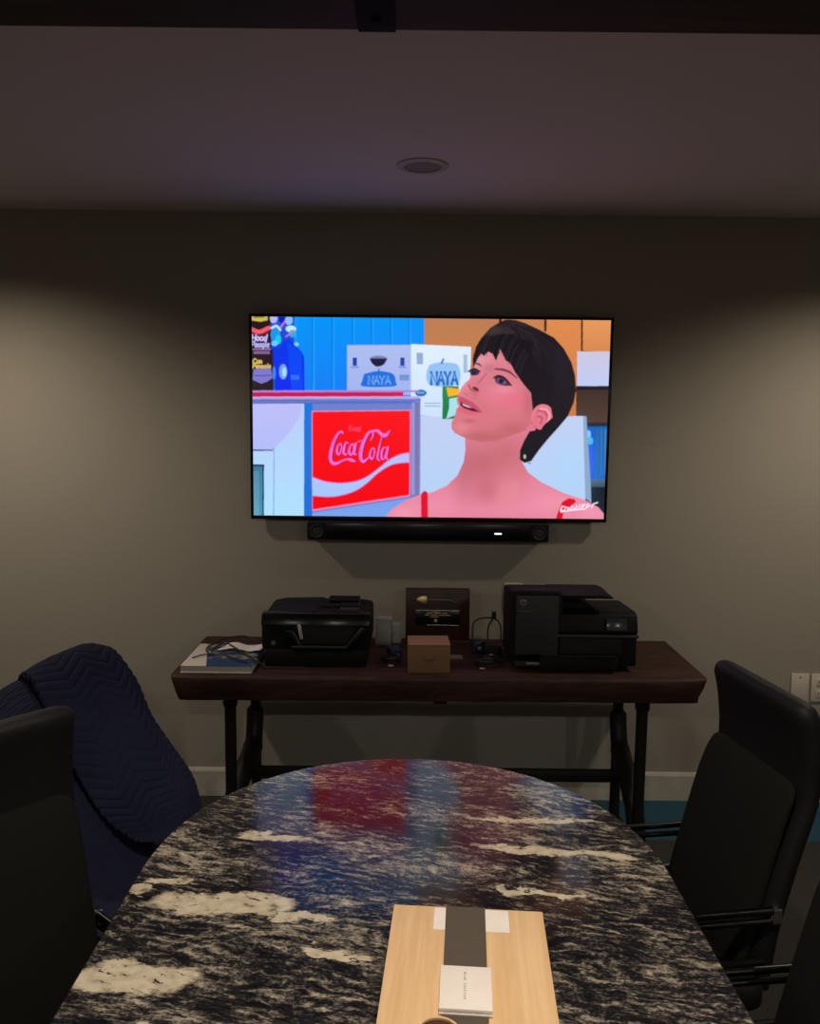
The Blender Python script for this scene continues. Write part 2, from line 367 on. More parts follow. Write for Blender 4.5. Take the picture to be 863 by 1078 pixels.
# bags at the left
rect(262, 330, 289, 413, (40, 22, 30)); poly([(264, 330), (283, 330), (282.5, 338), (275, 339.5), (265, 338)], (205, 190, 80)); rect(268, 334, 279, 335.5, (120, 120, 40))
stroke([(265, 347), (274, 350), (284, 346)], 4.4, (245, 90, 105)); stroke([(265, 351), (275, 353), (284, 350)], 1.2, (150, 20, 40))
def scrib(x0, x1, y, h, c, n, wd, seed):
    rr = random.Random(seed); P = []
    for i in range(n): P.append((x0 + (x1 - x0) * i / (n - 1), y + (h if i % 2 else 0) * rr.uniform(.5, 1)))
    stroke(P, wd, c)
def word(x, y, h, c, wd, letters, slant=.15):
    for (lw, shp) in letters:
        for st_ in shp: stroke([(x + a * lw + slant * h * (1 - b2), y + b2 * h) for a, b2 in st_], wd, c)
        x += lw + .7
O_ = [[(.5, .35), (.1, .5), (.1, .85), (.5, 1), (.9, .8), (.8, .45), (.5, .35)]]; L_ = [[(.5, 0), (.4, .6), (.5, 1)]]; H_2 = [[(0, 0), (0, 1)], [(0, .5), (.9, .5)], [(.9, 0), (.9, 1)]]; D_ = [[(.8, .4), (.2, .4), (.1, .9), (.6, 1), (.85, .5)], [(.9, 0), (.85, 1)]]; G_ = [[(.8, .4), (.2, .4), (.1, .9), (.7, .9)], [(.85, .4), (.8, 1.25), (.2, 1.3)]]; P_ = [[(.1, 0), (0, 1)], [(.1, 0), (.9, .05), (.8, .5), (.1, .55)]]; E_ = [[(.1, .7), (.85, .6), (.6, .35), (.1, .6), (.3, 1), (.9, .95)]]; C_ = [[(.9, .15), (.4, 0), (.05, .5), (.35, 1), (.9, .85)]]; N_ = [[(.05, .4), (.1, 1)], [(.1, .6), (.5, .38), (.85, .6), (.85, 1)]]
WH = (205, 198, 255)
word(266, 353, 6.2, WH, 1.35, [(4, H_2), (3.2, O_), (3.2, O_), (3.2, D_)]); word(265.4, 360.3, 5.6, (188, 180, 248), 1.35, [(3.2, P_), (2.6, E_), (2.8, O_), (2.8, G_), (1.2, L_), (2.6, E_)])
rect(267, 367.5, 286, 368.8, (170, 130, 170)); rect(268, 370, 285, 373.2, (130, 98, 150))
word(267, 378, 5, (228, 200, 105), 1.2, [(3.4, C_), (2.4, O_), (2.4, N_)]); word(267, 383.4, 4.4, (224, 190, 110), 1.2, [(2.6, P_), (2.2, E_), (2.2, N_), (2.2, N_), (2.2, O_), (1, L_), (2.2, E_)])
poly([(268, 389), (286, 388), (288, 398), (282, 402), (276, 404), (267, 400)], (125, 120, 205)); rect(269, 395, 287, 396.2, (90, 80, 160))
rect(286, 330, 310, 368, (40, 90, 215), (20, 60, 220)); ell(289, 336, 4, 5, (190, 185, 240)); ell(299, 336, 5, 5.5, (5, 25, 200)); ell(305, 338, 4, 5, (140, 190, 250))
ell(291, 353, 5.2, 8, (30, 150, 235)); ell(294, 358, 3, 5, (20, 200, 240)); stroke([(287, 346), (292, 344), (296, 348)], 2.4, (190, 235, 250)); stroke([(296, 346), (301, 339)], 1.6, (220, 120, 190))
ell(307, 347, 5.5, 3.5, (190, 235, 250)); ell(309, 352, 4, 4, (50, 170, 225)); stroke([(302, 355), (310, 349)], 1.6, (190, 120, 210)); ell(313, 363, 2.5, 2, (130, 210, 235)); ell(290, 362, 3.4, 3, (110, 200, 245))
poly([(288, 366), (296, 368), (299, 361), (304, 357), (310, 363), (318, 370), (321, 376), (321.5, 412), (290, 412)], (3, 55, 235), (8, 40, 240))
poly([(303, 360), (318, 371), (320, 412), (308, 412)], (3, 70, 245)); ell(299, 391.5, 4.3, 8, (120, 160, 245)); ell(300.2, 392, 2.0, 5, (165, 225, 250)); rect(307, 395, 316, 400, (50, 110, 250))
ell(289.5, 393, 1.8, 7, (60, 130, 240))
# red rail, machine
rect(262, 411, 441, 413.2, (175, 130, 215)); rect(262, 413, 425, 417.5, (215, 20, 75), (190, 10, 70)); rect(262, 417.4, 441, 420, (190, 165, 235))
rect(262, 420, 442, 550, (108, 128, 205), (110, 125, 200))
rect(330, 422, 437, 425, (90, 110, 200)); rect(262, 420, 330, 424.5, (105, 115, 190))
rect(262, 425, 322, 550, (188, 205, 250), (175, 225, 255)); poly([(262, 425), (319, 426), (317, 437), (308, 452), (298, 463), (288, 473), (262, 473)], (190, 190, 248), (180, 190, 250))
stroke([(264, 473.3), (288, 473.3)], 1.3, (50, 50, 95)); stroke([(288, 473), (289.5, 477), (289, 543)], 1, (130, 165, 230))
rect(262, 488, 278.5, 550, (60, 120, 150), (70, 150, 185)); rect(262, 488, 279.5, 490, (30, 50, 80)); rect(277.5, 489, 279, 550, (25, 45, 80)); rect(264, 495, 274, 550, (85, 140, 165), (100, 165, 190))
rect(321, 424, 329.8, 550, (20, 120, 225), (30, 110, 215))
poly([(329, 432.5), (433, 431.5), (432.3, 521.5), (329.5, 537)], (250, 130, 180)); poly([(330, 433.5), (432, 432.5), (431.3, 520), (330.2, 535)], (252, 4, 20), (246, 0, 16))
poly([(434, 424), (437, 424), (437, 520), (433.5, 520)], (150, 150, 220)); rect(437, 424, 441.5, 522, (120, 120, 175), (130, 120, 165))
poly([(329.6, 538.5), (433, 523), (443, 520), (443, 550), (329.5, 550)], (125, 155, 235), (120, 165, 240))
wave_t = catmull(za([(343, 780), (400, 800), (470, 808), (540, 800), (590, 780), (640, 745), (690, 705), (740, 680), (782, 672)]), 50)
wave_b = catmull(za([(782, 719), (730, 723), (690, 735), (640, 767), (590, 812), (540, 845), (480, 865), (420, 873), (343, 868)]), 50)
poly(list(wave_t) + list(wave_b), (205, 120, 215))
poly([p + np.array([0, .9]) for p in wave_t] + [p - np.array([0, .8]) for p in wave_b], (190, 190, 250), (165, 200, 255))
LC = (255, 110, 215); SH = (150, 0, 90)
def logo(c, dx, dy, k=1.0):
    z = lambda P: [(x + dx, y + dy) for x, y in zc(P)]
    W = lambda *a: [q / 8.63 * k for q in a]
    stroke(z([(188, 222), (172, 206), (140, 232), (104, 300), (80, 390), (76, 455), (98, 492), (135, 492), (185, 468), (235, 455), (265, 465), (300, 475)]), W(14, 16, 18, 24, 30, 30, 28, 22, 14, 16, 30, 8), c)
    for cx, cy in ((153, 362), (264, 365), (452, 402)):
        stroke(z([(cx + 16, cy - 48), (cx - 8, cy - 30), (cx - 20, cy + 20), (cx - 6, cy + 52), (cx + 12, cy + 34), (cx + 24, cy - 14), (cx + 16, cy - 48)]), W(10, 13, 20, 16, 11, 12, 10), c)
    stroke(z([(235, 312), (214, 305), (200, 350), (194, 395), (210, 415), (232, 402)]), W(10, 11, 20, 20, 14, 6), c)
    stroke(z([(306, 312), (296, 360), (290, 408), (312, 410)]), W(16, 19, 18, 8), c)
    stroke(z([(322, 300), (338, 292), (356, 288)]), W(7, 10, 7), c)
    stroke(z([(440, 285), (462, 240), (450, 205), (415, 225), (375, 300), (352, 380), (350, 445), (372, 478), (405, 455), (432, 425)]), W(8, 12, 16, 22, 28, 32, 30, 24, 14, 8), c)
    stroke(z([(450, 205), (500, 200), (540, 235), (575, 240), (612, 200)]), W(16, 22, 30, 34, 8), c)
    stroke(z([(545, 235), (528, 300), (508, 390), (502, 450), (520, 466)]), W(8, 10, 15, 17, 10), c)
    stroke(z([(578, 352), (552, 358), (538, 402), (541, 452), (560, 450), (578, 402)]), W(10, 12, 19, 16, 10, 10), c)
    stroke(z([(596, 348), (586, 395), (580, 440), (598, 464)]), W(15, 19, 18, 8), c)
logo(SH, .9, .3, 1.1); logo(LC, 0, 0)
for i, s in enumerate(([(245, 155), (245, 200), (268, 200)], [(245, 155), (268, 155)], [(245, 178), (264, 178)], [(278, 200), (278, 172), (292, 172), (294, 200)], [(304, 170), (304, 205)], [(314, 172), (328, 172), (328, 200), (314, 200), (314, 172)], [(336, 170), (343, 195), (352, 170)], [(343, 195), (336, 210)])):
    stroke(zc(s), .9, (255, 70, 120), sm=False, a=.9)
# the woman
chest = zl([(195, 510), (197, 560), (190, 610), (165, 665), (120, 708), (60, 735), (0, 748), (-50, 770), (-100, 800), (-128, 830), (-145, 870), (790, 870), (776, 835), (745, 798), (690, 768), (600, 738), (510, 695), (455, 655), (432, 615), (430, 560), (455, 500), (475, 450), (330, 450)])
poly(chest, (222, 125, 145), (238, 140, 168)); cm_ = fullmask(chest)
for a in ((505, 488, 26, 22, (190, 98, 108), .75), (535, 478, 22, 20, (196, 102, 110), .7), (488, 500, 10, 30, (190, 102, 115), .5), (512, 515, 16, 16, (196, 98, 108), .6), (545, 500, 12, 22, (212, 118, 128), .5),
          (532, 520, 8, 14, (228, 140, 145), .6), (543, 512, 5, 8, (240, 155, 158), .3), (585, 528, 26, 9, (244, 152, 172), .7), (455, 532, 26, 9, (238, 146, 172), .6), (425, 540, 12, 8, (246, 165, 185), .5), (622, 537, 14, 8, (246, 158, 188), .6), (520, 545, 60, 6, (222, 118, 142), .45)):
    blob(*a, clip=cm_)
hair_b = zl([(228, 225), (226, 190), (240, 140), (262, 105), (298, 64), (335, 42), (362, 30), (400, 32), (440, 44), (500, 72), (560, 104), (600, 148), (632, 205), (647, 260), (651, 320), (642, 370), (618, 425), (580, 470), (535, 520), (498, 565), (468, 608), (440, 616), (421, 602), (421, 565), (438, 525), (458, 490), (475, 470), (420, 300), (300, 240)])
poly(hair_b, (26, 20, 30)); hm_ = fullmask(hair_b)
blob(535, 352, 22, 6, (62, 50, 54), .45, clip=hm_)
for a in ((520, 350, 10, 7, (75, 60, 62), .7), (545, 345, 14, 7, (65, 55, 58), .6), (565, 365, 18, 12, (40, 32, 42), .6), (590, 375, 8, 25, (38, 30, 45), .6)): blob(*a, clip=hm_)
rr = random.Random(3)
for i in range(70):
    t = rr.uniform(0, 1); a0 = rr.uniform(-.2, 1.3); cx, cy = 538, 343
    x0 = cx + rr.uniform(-6, 6); y0 = cy + rr.uniform(-2, 4); L = rr.uniform(20, 60)
    P = [(x0, y0), (x0 + math.cos(a0) * L * .5 + 3, y0 + math.sin(a0) * L * .4), (x0 + math.cos(a0) * L * .9, y0 + math.sin(a0) * L)]
    q = T([P[2]])[0]
    if 0 <= int(q[1]) < CH and 0 <= int(q[0]) < CW and hm_[int(q[1]), int(q[0])]: stroke(P, .8, rr.choice([(44, 35, 40), (15, 10, 20), (54, 44, 48), (12, 8, 18)]), a=.4)
face = zl([(232, 205), (224, 250), (212, 275), (196, 288), (180, 308), (170, 330), (166, 345), (160, 352), (163, 372), (170, 385), (158, 396), (157, 410), (150, 430), (139, 452), (140, 475), (152, 492), (178, 506), (215, 520), (262, 530), (320, 530), (380, 505), (425, 490), (455, 478), (475, 440), (472, 385), (465, 320), (440, 292), (412, 255), (385, 215), (360, 190), (338, 150), (300, 160), (262, 168)])
poly(face, (222, 128, 142), (218, 116, 128)); fm_ = fullmask(face)
for a in ((500, 378, 18, 12, (232, 158, 170), .8), (486, 400, 6, 12, (238, 150, 172), .75), (540, 420, 15, 9, (236, 112, 138), .8), (522, 418, 12, 8, (238, 120, 150), .6), (486, 452, 8, 8, (232, 150, 158), .55), (508, 460, 30, 7, (186, 98, 102), .75),
          (540, 452, 16, 10, (190, 100, 106), .75), (556, 425, 6, 20, (192, 100, 110), .65), (550, 385, 9, 12, (205, 112, 128), .6), (515, 388, 7, 5, (182, 100, 122), .5), (530, 410, 12, 5, (240, 150, 170), .6), (484, 411, 5, 4, (240, 125, 155), .6), (500, 413, 4, 7, (196, 92, 110), .55), (508, 432, 8, 9, (216, 110, 128), .5), (494, 443, 7, 2.5, (185, 85, 100), .6)):
    blob(*a, clip=fm_)
blob(494, 384, 3, 9, (245, 170, 185), .6, clip=fm_)
ell(*zl([(514, 428)])[0], 12, 13.5, (232, 125, 140), rot=.25); ell(*zl([(512, 430)])[0], 8.2, 9.8, (200, 90, 110), rot=.25); ell(*zl([(500, 440)])[0], 7.5, 8.6, (228, 118, 138), rot=.3); stroke(zl([(470, 465), (455, 478), (478, 476)]), 4, (228, 118, 138)); stroke(zl([(505, 395), (530, 400), (542, 425), (530, 458)]), 2.4, (246, 160, 175)); stroke(zl([(492, 425), (512, 432), (505, 455)]), 1.6, (185, 80, 100))
# fringe over the forehead
for P in ([(228, 230), (230, 170), (262, 130), (258, 165), (240, 205)], [(250, 120), (300, 90), (290, 160), (272, 180), (262, 168), (246, 190)], [(285, 100), (340, 90), (336, 160), (322, 200), (308, 170), (296, 165)], [(330, 90), (400, 90), (412, 225), (392, 222), (378, 205), (362, 198), (345, 160)],
          [(380, 100), (470, 120), (480, 345), (462, 325), (440, 300), (425, 280), (400, 245), (385, 215)], [(460, 200), (560, 260), (560, 400), (535, 380), (500, 372), (478, 385), (466, 330)], [(545, 375), (572, 400), (560, 450), (530, 490), (500, 490), (520, 460), (555, 430)]):
    poly(zl(P), (24, 18, 28))
for i in range(26):
    x = 245 + i * 7.5; yb = np.interp(x, [245, 300, 335, 400, 440], [175, 165, 165, 235, 290]); stroke(zl([(x + 35, yb - 85), (x + 14, yb - 45), (x, yb + rr.uniform(-8, 14))]), .75, rr.choice([(50, 40, 44), (20, 15, 22), (64, 52, 56)]), a=.5)
ell(*zl([(441, 590)])[0], 1.4, 2.3, (170, 190, 160)); stroke(zl([(455, 616), (466, 618)]), .9, (60, 80, 100))
# eyes, brows, nose, mouth
stroke(zl([(318, 232), (350, 235), (380, 246), (408, 270)]), [1.6, 2.6, 2.4, 1], (120, 60, 78), a=.85)
stroke(zl([(234, 208), (250, 212), (262, 220)]), [1.2, 2.2, 1.2], (110, 60, 80), a=.8)
poly(zl([(316, 262), (335, 262), (360, 275), (381, 298), (355, 300), (328, 292), (318, 278)]), (90, 50, 75), smooth=True); poly(zl([(326, 272), (345, 273), (364, 288), (345, 294), (330, 288)]), (120, 95, 135), smooth=True); ell(*zl([(343, 282)])[0], 2.9, 2.6, (25, 28, 60)); stroke(zl([(312, 268), (332, 260), (358, 270), (386, 300)]), [1.2, 2, 2, 1.2], (25, 10, 25))
poly(zl([(212, 238), (232, 228), (252, 240), (250, 254), (222, 258)]), (70, 45, 75), smooth=True); ell(*zl([(232, 246)])[0], 2.6, 2.2, (28, 30, 70)); stroke(zl([(208, 242), (232, 230), (256, 242)]), 1.5, (25, 12, 30))
stroke(zl([(282, 250), (262, 275), (250, 290)]), 2, (200, 100, 130), a=.6); ell(*zl([(238, 312)])[0], 3.6, 1.5, (110, 25, 45), rot=.35); stroke(zl([(210, 296), (222, 318), (252, 322)]), 1.2, (160, 60, 85), a=.7); stroke(zl([(190, 330), (205, 338)]), 1, (190, 90, 115), a=.8)
poly(zl([(170, 345), (182, 346), (200, 354), (228, 369), (253, 392), (266, 411), (240, 404), (205, 390), (178, 374), (168, 360)]), (200, 82, 108), smooth=True)
poly(zl([(170, 386), (190, 390), (222, 402), (258, 410), (238, 420), (205, 418), (176, 405), (166, 395)]), (222, 100, 125), smooth=True)
poly(zl([(176, 366), (205, 378), (240, 398), (255, 408), (225, 404), (190, 392), (175, 380)]), (95, 15, 45)); poly(zl([(184, 372), (205, 380), (226, 391), (205, 388), (186, 380)]), (220, 185, 200))
# straps and the station's mark in the corner
poly(zl([(14, 742), (28, 728), (42, 735), (44, 870), (16, 870)]), (228, 12, 45))
poly(zl([(595, 775), (622, 760), (646, 764), (652, 775), (622, 800), (600, 820), (592, 870), (560, 870), (578, 815)]), (228, 10, 45))
for P in ([(588, 810), (595, 793)], [(595, 793), (610, 796), (604, 810), (588, 811)], [(614, 800), (622, 798), (619, 808)], [(628, 807), (636, 791), (644, 804)], [(650, 805), (654, 790), (663, 802), (668, 787)], [(674, 802), (680, 786), (690, 786)], [(676, 795), (686, 793)], [(694, 800), (700, 784), (710, 790), (698, 797)], [(716, 797), (724, 783), (740, 778)], [(590, 816), (640, 808), (690, 804)]):
    stroke(zl(P), 1.3, (248, 240, 255), sm=False, a=.92)
img = np.clip(img, 0, 1)
for _ in range(2):                                                    # soften like a filmed screen
    img = (np.roll(img, 1, 0) + 2 * img + np.roll(img, -1, 0)) / 4; img = (np.roll(img, 1, 1) + 2 * img + np.roll(img, -1, 1)) / 4
img = img.reshape(H_, SS, W_, SS, 3).mean((1, 3))
gx, gz = np.meshgrid(np.linspace(tx0 + bz - .001, tx1 - bz + .001, W_), np.linspace(tz1 - bz + .001, tz0 + .013, H_))
V = np.stack([gx.ravel() - tv.location.x, np.full(gx.size, TVY - .0005 - tv.location.y), gz.ravel() - tv.location.z], 1)
ii = (np.arange(H_ - 1)[:, None] * W_ + np.arange(W_ - 1)[None]).ravel(); FC = np.stack([ii, ii + W_, ii + W_ + 1, ii + 1], 1)
me = bpy.data.meshes.new('screen'); me.vertices.add(len(V)); me.vertices.foreach_set('co', V.ravel()); me.loops.add(FC.size); me.loops.foreach_set('vertex_index', FC.ravel().astype(np.int32))
me.polygons.add(len(FC)); me.polygons.foreach_set('loop_start', (np.arange(len(FC)) * 4).astype(np.int32)); me.update(calc_edges=True)
at = me.color_attributes.new('picture', 'FLOAT_COLOR', 'POINT'); at.data.foreach_set('color', np.c_[img.reshape(-1, 3), np.ones(W_ * H_)].ravel().astype(np.float32))
sm = mat('lit_screen', (.004, .004, .004), .25); nt = sm.node_tree; an = nt.nodes.new('ShaderNodeAttribute'); an.attribute_name = 'picture'
nt.links.new(an.outputs['Color'], nt.nodes['Principled BSDF'].inputs['Emission Color']); nt.nodes['Principled BSDF'].inputs['Emission Strength'].default_value = 1.0
so = newobj('screen', me, sm, tv); so['label'] = 'lit screen with a short-haired woman looking up to the left'

# ---------------------------------------------------------------- soundbar under the television
sb = empty('soundbar', (.073, 3.345, 1.112), 'long slim black soundbar mounted just below the television', 'speaker')
part(MB().box(-.410, .556, 3.305, 3.385, 1.112, 1.186, .008, 3), 'body', M['black'], sb)
part(MB().box(-.335, .480, 3.3025, 3.307, 1.118, 1.181, .002), 'front_grille', M['gloss'], sb)
for x in (-.372, .518):
    M_ = Matrix.Translation((x, 3.306, 1.148)) @ Matrix.Rotation(PI / 2, 4, 'X')
    q = MB().lathe([(0, .001), (.010, .003), (.018, .0005), (.024, .002), (.026, .0045), (.028, .003), (.028, 0)], 28, M=M_)
    part(q, 'driver', M['grey'], sb)
part(MB().box(.338, .366, 3.3005, 3.303, 1.142, 1.148, .0006), 'display', mat('led_light', (.5, .5, .5), .4, Emission_Color=(.9, .95, 1, 1), Emission_Strength=1.5), sb)
part(MB().box(-.1, .25, 3.385, WY - .002, 1.13, 1.17), 'wall_bracket', M['iron'], sb)

# ---------------------------------------------------------------- recessed ceiling lights
def can(x, y, label):
    r = empty('recessed_light', (x, y, CZ), label, 'light')
    MB().lathe([(.058, 0), (.060, -.006), (.072, -.008), (.083, -.004), (.084, 0)], 40).build('trim_ring', M['canring'], r)
    MB().lathe([(.058, -.002), (.045, -.004), (.020, -.0055), (0, -.006)], 32).build('baffle', M['canin'], r)
    return r
M['canring'] = mat('lamp_trim', (.46, .43, .40), .5); M['canin'] = mat('lamp_baffle', (.22, .20, .16), .6)
can(.028, 2.77, 'round unlit recessed light in the ceiling above the television')

# ---------------------------------------------------------------- strap on the ceiling beam
st = MB()
st.box(-.088, -.030, 1.094, 1.372, 2.196, 2.199, .001)
for yy in (1.18, 1.33): st.lathe([(0, -.004), (.006, -.003), (.008, 0)], 12, (-.059, yy, 2.196))
tag(st.build('beam_strap', mat('strap_black', (.003, .003, .004), .8, spec=.1)), 'black metal strap bolted around the dark wooden ceiling beam', 'bracket')

# ---------------------------------------------------------------- console table along the wall
ds = empty('console_table', (.11, 3.02, 0), 'long dark reddish wood slab console table on black iron legs under the television', 'table')
N = 60; bm = bmesh.new(); DZ = .72
def fy(x): return 2.757 + .012 * (x + .81) + .006 * noise.noise(Vector((x * 3, 0, 1))) + .003 * noise.noise(Vector((x * 11, 4, 1)))
prof = [(0.006, 0), (0.0, -.004), (-.002, -.012), (.000, -.040), (.003, -.066), (.010, -.086), (.022, -.090)]
rows = []
for i in range(N + 1):
    x = -.812 + 1.842 * i / N; row = []
    e = min(i, N - i) / 1.0; ins = .016 * max(0, 1 - e / 1.5)
    for k, (dy, dz) in enumerate(prof):
        xx = x
        if i == 0: xx = x + (-dz) * .27
        if i == N: xx = x - (-dz) * .30 - (.0 if k < 4 else .006)
        row.append(bm.verts.new((xx, fy(x) + dy + ins + .004 * noise.noise(Vector((x * 6, dz * 20, 3))), DZ + dz)))
    for k in range(len(prof) - 1, -1, -1):
        dz = prof[k][1]; xx = x + ((-dz) * .27 if i == 0 else 0) - ((-dz) * .30 if i == N else 0)
        row.append(bm.verts.new((xx, 3.285 - (.0 if k else .003), DZ + dz)))
    rows.append(row)
for a, b2 in zip(rows, rows[1:]):
    n = len(a)
    for k in range(n): bm.faces.new((a[k], a[(k + 1) % n], b2[(k + 1) % n], b2[k]))
bm.faces.new(rows[0]); bm.faces.new(rows[-1][::-1]); bmesh.ops.recalc_face_normals(bm, faces=bm.faces[:])
q = MB(); q.bm.free(); q.bm = bm; part(q, 'tabletop', M['slab'], ds, ang=50)
TB = DZ - .090
for xc in (-.630, .832):
    for yy in (2.87, 3.20):
        xc_ = xc; xc = xc + (.028 if yy > 3 and xc < 0 else 0)
        q = MB().tube([(xc, yy, 0), (xc, yy, TB - .0)], .0205, 14); q.lathe([(.0, .0), (.036, 0), (.036, .008), (.0225, .012), (.0225, .02)], 20, (xc, yy, 0)); q.lathe([(.024, -.05), (.026, -.045), (.026, -.012), (.042, -.010), (.042, 0), (0, 0)], 20, (xc, yy, TB))
        part(q, 'leg', M['iron'], ds); xc = xc_
    s_ = .026 if xc < 0 else 0
    q = MB().tube(catmull([(xc + s_, 3.20, .47), (xc + s_, 3.185, .39), (xc + s_, 3.14, .315), (xc + s_ / 2, 3.03, .27), (xc, 2.94, .22), (xc, 2.89, .14), (xc, 2.872, .04)], 26), [.016] + [.033] * 7 + [.038] * 10 + [.034] * 7 + [.018], 12)
    q.box(xc - .012, xc + .012, 2.87, 3.20, TB - .022, TB, .003)
    part(q, 'brace', M['iron'], ds)
q = MB().box(-.630, .832, 3.03, 3.06, .235, .280, .005); part(q, 'stretcher', M['iron'], ds)
q = MB().box(.09, .135, 2.80, 2.86, TB - .012, TB, .002); part(q, 'bracket', M['iron'], ds)

# ---------------------------------------------------------------- left printer
Z0 = DZ
pl = empty('printer', (-.332, 3.05, Z0), 'black inkjet printer with curved front beside the book on the console table', 'printer')
def bld(mb, name, mt, root, **k): return part(mb, name, mt, root, **k)
x0, x1, y0 = -.522, -.136, 2.872
bld(MB().box(x0 + .012, x1 - .012, y0 + .012, 3.15, Z0, Z0 + .062, .008), 'paper_tray', M['black'], pl)
bld(MB().box(x0, x1, y0 + .02, 3.17, Z0 + .058, Z0 + .176, .012, 3), 'body', M['black'], pl)
# curved output bulge on the front
P = [(x0 + .085, Z0 + .135), (x0 + .100, Z0 + .075), (x0 + .125, Z0 + .062), (x1 - .060, Z0 + .062), (x1 - .035, Z0 + .085), (x1 - .014, Z0 + .140), (x1 - .03, Z0 + .150), (x1 - .085, Z0 + .082), (x0 + .145, Z0 + .082), (x0 + .118, Z0 + .138)]
bld(MB().prism(P, y0 - .008, y0 + .03, 'y', .003), 'output_surround', M['gloss'], pl)
bld(MB().box(x0 + .112, x1 - .06, y0 + .016, y0 + .024, Z0 + .082, Z0 + .150, .002), 'output_slot', M['hole'], pl)
bld(MB().box(x0 + .11, x1 - .08, y0 - .012, y0 + .03, Z0 + .073, Z0 + .081, .002), 'output_tray', M['grey'], pl)
bld(MB().box(-.006, .006, -.004, .004, -.027, .027, .002, M=Matrix.Translation((-.382, y0 + .008, Z0 + .128)) @ Matrix.Rotation(-.16, 4, 'Y')), 'glint_strip', mat('painted_glint', (.5, .49, .47), .3), pl)  # highlight on the printer front, put in as a pale strip
bld(MB().prism([(y0 + .004, Z0 + .150), (y0 + .022, Z0 + .190), (y0 + .06, Z0 + .190), (y0 + .06, Z0 + .150)], x0 + .002, x1 - .002, 'x', .003), 'control_panel', M['gloss'], pl)
bld(MB().box(x0 + .035, x0 + .082, y0 + .010, y0 + .018, Z0 + .162, Z0 + .166), 'name_plate', M['grey'], pl)
bld(MB().prism([(x0 + .004, Z0 + .172), (x0 + .010, Z0 + .180), (x0 + .05, Z0 + .189), (-.33, Z0 + .193), (-.31, Z0 + .186), (-.17, Z0 + .186), (x1 - .004, Z0 + .180), (x1 - .002, Z0 + .172)], y0 + .05, 3.16, 'y', .004), 'scanner_lid', M['black'], pl)
bld(MB().prism([(-.35, Z0 + .184), (-.34, Z0 + .196), (-.185, Z0 + .196), (-.178, Z0 + .184)], 3.00, 3.12, 'y', .003), 'document_feeder', M['black'], pl)
bld(MB().box(-.295, -.185, 3.04, 3.12, Z0 + .203, Z0 + .207, .001).box(-.30, -.285, 3.08, 3.12, Z0 + .190, Z0 + .207, .002), 'feeder_tray', M['black'], pl)
bld(MB().prism([(2.97, Z0 + .184), (3.0, Z0 + .184), (3.08, Z0 + .200), (3.08, Z0 + .205)], -.25, -.180, 'x', .001), 'paper_guide', M['grey'], pl)
bld(MB().lathe([(0, .002), (.008, .002), (.009, 0)], 20, M=Matrix.Translation((x0 + .043, y0 + .021, Z0 + .083)) @ Matrix.Rotation(PI / 2, 4, 'X')), 'power_button', mat('button_grey', (.12, .12, .12), .4), pl)

# ---------------------------------------------------------------- right printer
pr_ = empty('printer', (.585, 3.05, Z0), 'taller black printer with grey front panel and round emblem at right of the console table', 'printer')
a0, a1, b0 = .366, .800, 2.845
bld(MB().prism([(b0 + .006, Z0 + .02), (b0 + .006, Z0 + .291), (3.12, Z0 + .258), (3.12, Z0 + .02)], a0 - .008, .535, 'x', .012, 3), 'left_housing', M['black'], pr_)
bld(MB().box(a0 + .006, .520, b0 - .004, b0 + .03, Z0 + .038, Z0 + .272, .004).box(a0 + .006, .465, b0 - .004, b0 + .03, Z0 + .022, Z0 + .07, .004), 'front_panel', M['grey'], pr_)
bld(MB().box(.50, a1, b0 + .012, 3.12, Z0 + .02, Z0 + .135, .008), 'body', M['black'], pr_)
bld(MB().prism([(b0 + .0, Z0 + .145), (b0 + .020, Z0 + .204), (b0 + .05, Z0 + .211), (3.12, Z0 + .201), (3.12, Z0 + .130), (b0 + .02, Z0 + .130)], .515, a1, 'x', .006), 'scanner_unit', M['black'], pr_)
bld(MB().box(.513, a1 + .002, b0 - .004, 3.1, Z0 + .126, Z0 + .136, .003), 'trim_line', M['grey'], pr_)
bld(MB().box(a0 + .09, .73, b0 - .012, 3.1, Z0 + .010, Z0 + .058, .006).box(a0 + .10, .725, b0 - .016, b0, Z0 + .058, Z0 + .064, .002), 'paper_tray', M['black'], pr_)
bld(MB().box(.470, .745, b0 + .008, b0 + .02, Z0 + .066, Z0 + .122, .002), 'output_slot', M['hole'], pr_)
bld(MB().box(-.036, .036, -.003, .003, -.022, .022, .002, M=Matrix.Translation((.725, b0 + .006, Z0 + .172)) @ Matrix.Rotation(-.32, 4, 'X')), 'display', mat('dark_display', (.03, .03, .034), .2), pr_)
bld(MB().prism([(.505, Z0 + .262), (.505, Z0 + .274), (.690, Z0 + .274), (.712, Z0 + .266), (.712, Z0 + .262)], b0 + .012, 3.05, 'y', .002), 'document_tray', M['black'], pr_)
bld(MB().prism([(.53, Z0 + .200), (.53, Z0 + .232), (.62, Z0 + .232), (.66, Z0 + .215), (.66, Z0 + .200)], b0 + .08, 3.10, 'y', .004), 'document_feeder', M['black'], pr_)
bld(MB().box(.50, .528, 2.93, 3.05, Z0 + .205, Z0 + .262), 'hinge_block', M['black'], pr_)
bld(MB().box(a0 + .045, a0 + .115, b0 - .007, b0, Z0 + .030, Z0 + .037, .001), 'tray_label', mat('label_grey', (.16, .16, .15), .5), pr_)
MR = Matrix.Translation((a0 + .030, b0 - .004, Z0 + .250)) @ Matrix.Rotation(PI / 2, 4, 'X')
em = bld(MB().lathe([(0, .0015), (.0105, .0015), (.0115, 0)], 28, M=MR), 'emblem', mat('emblem_grey', (.20, .20, .20), .4), pr_)
q = MB()
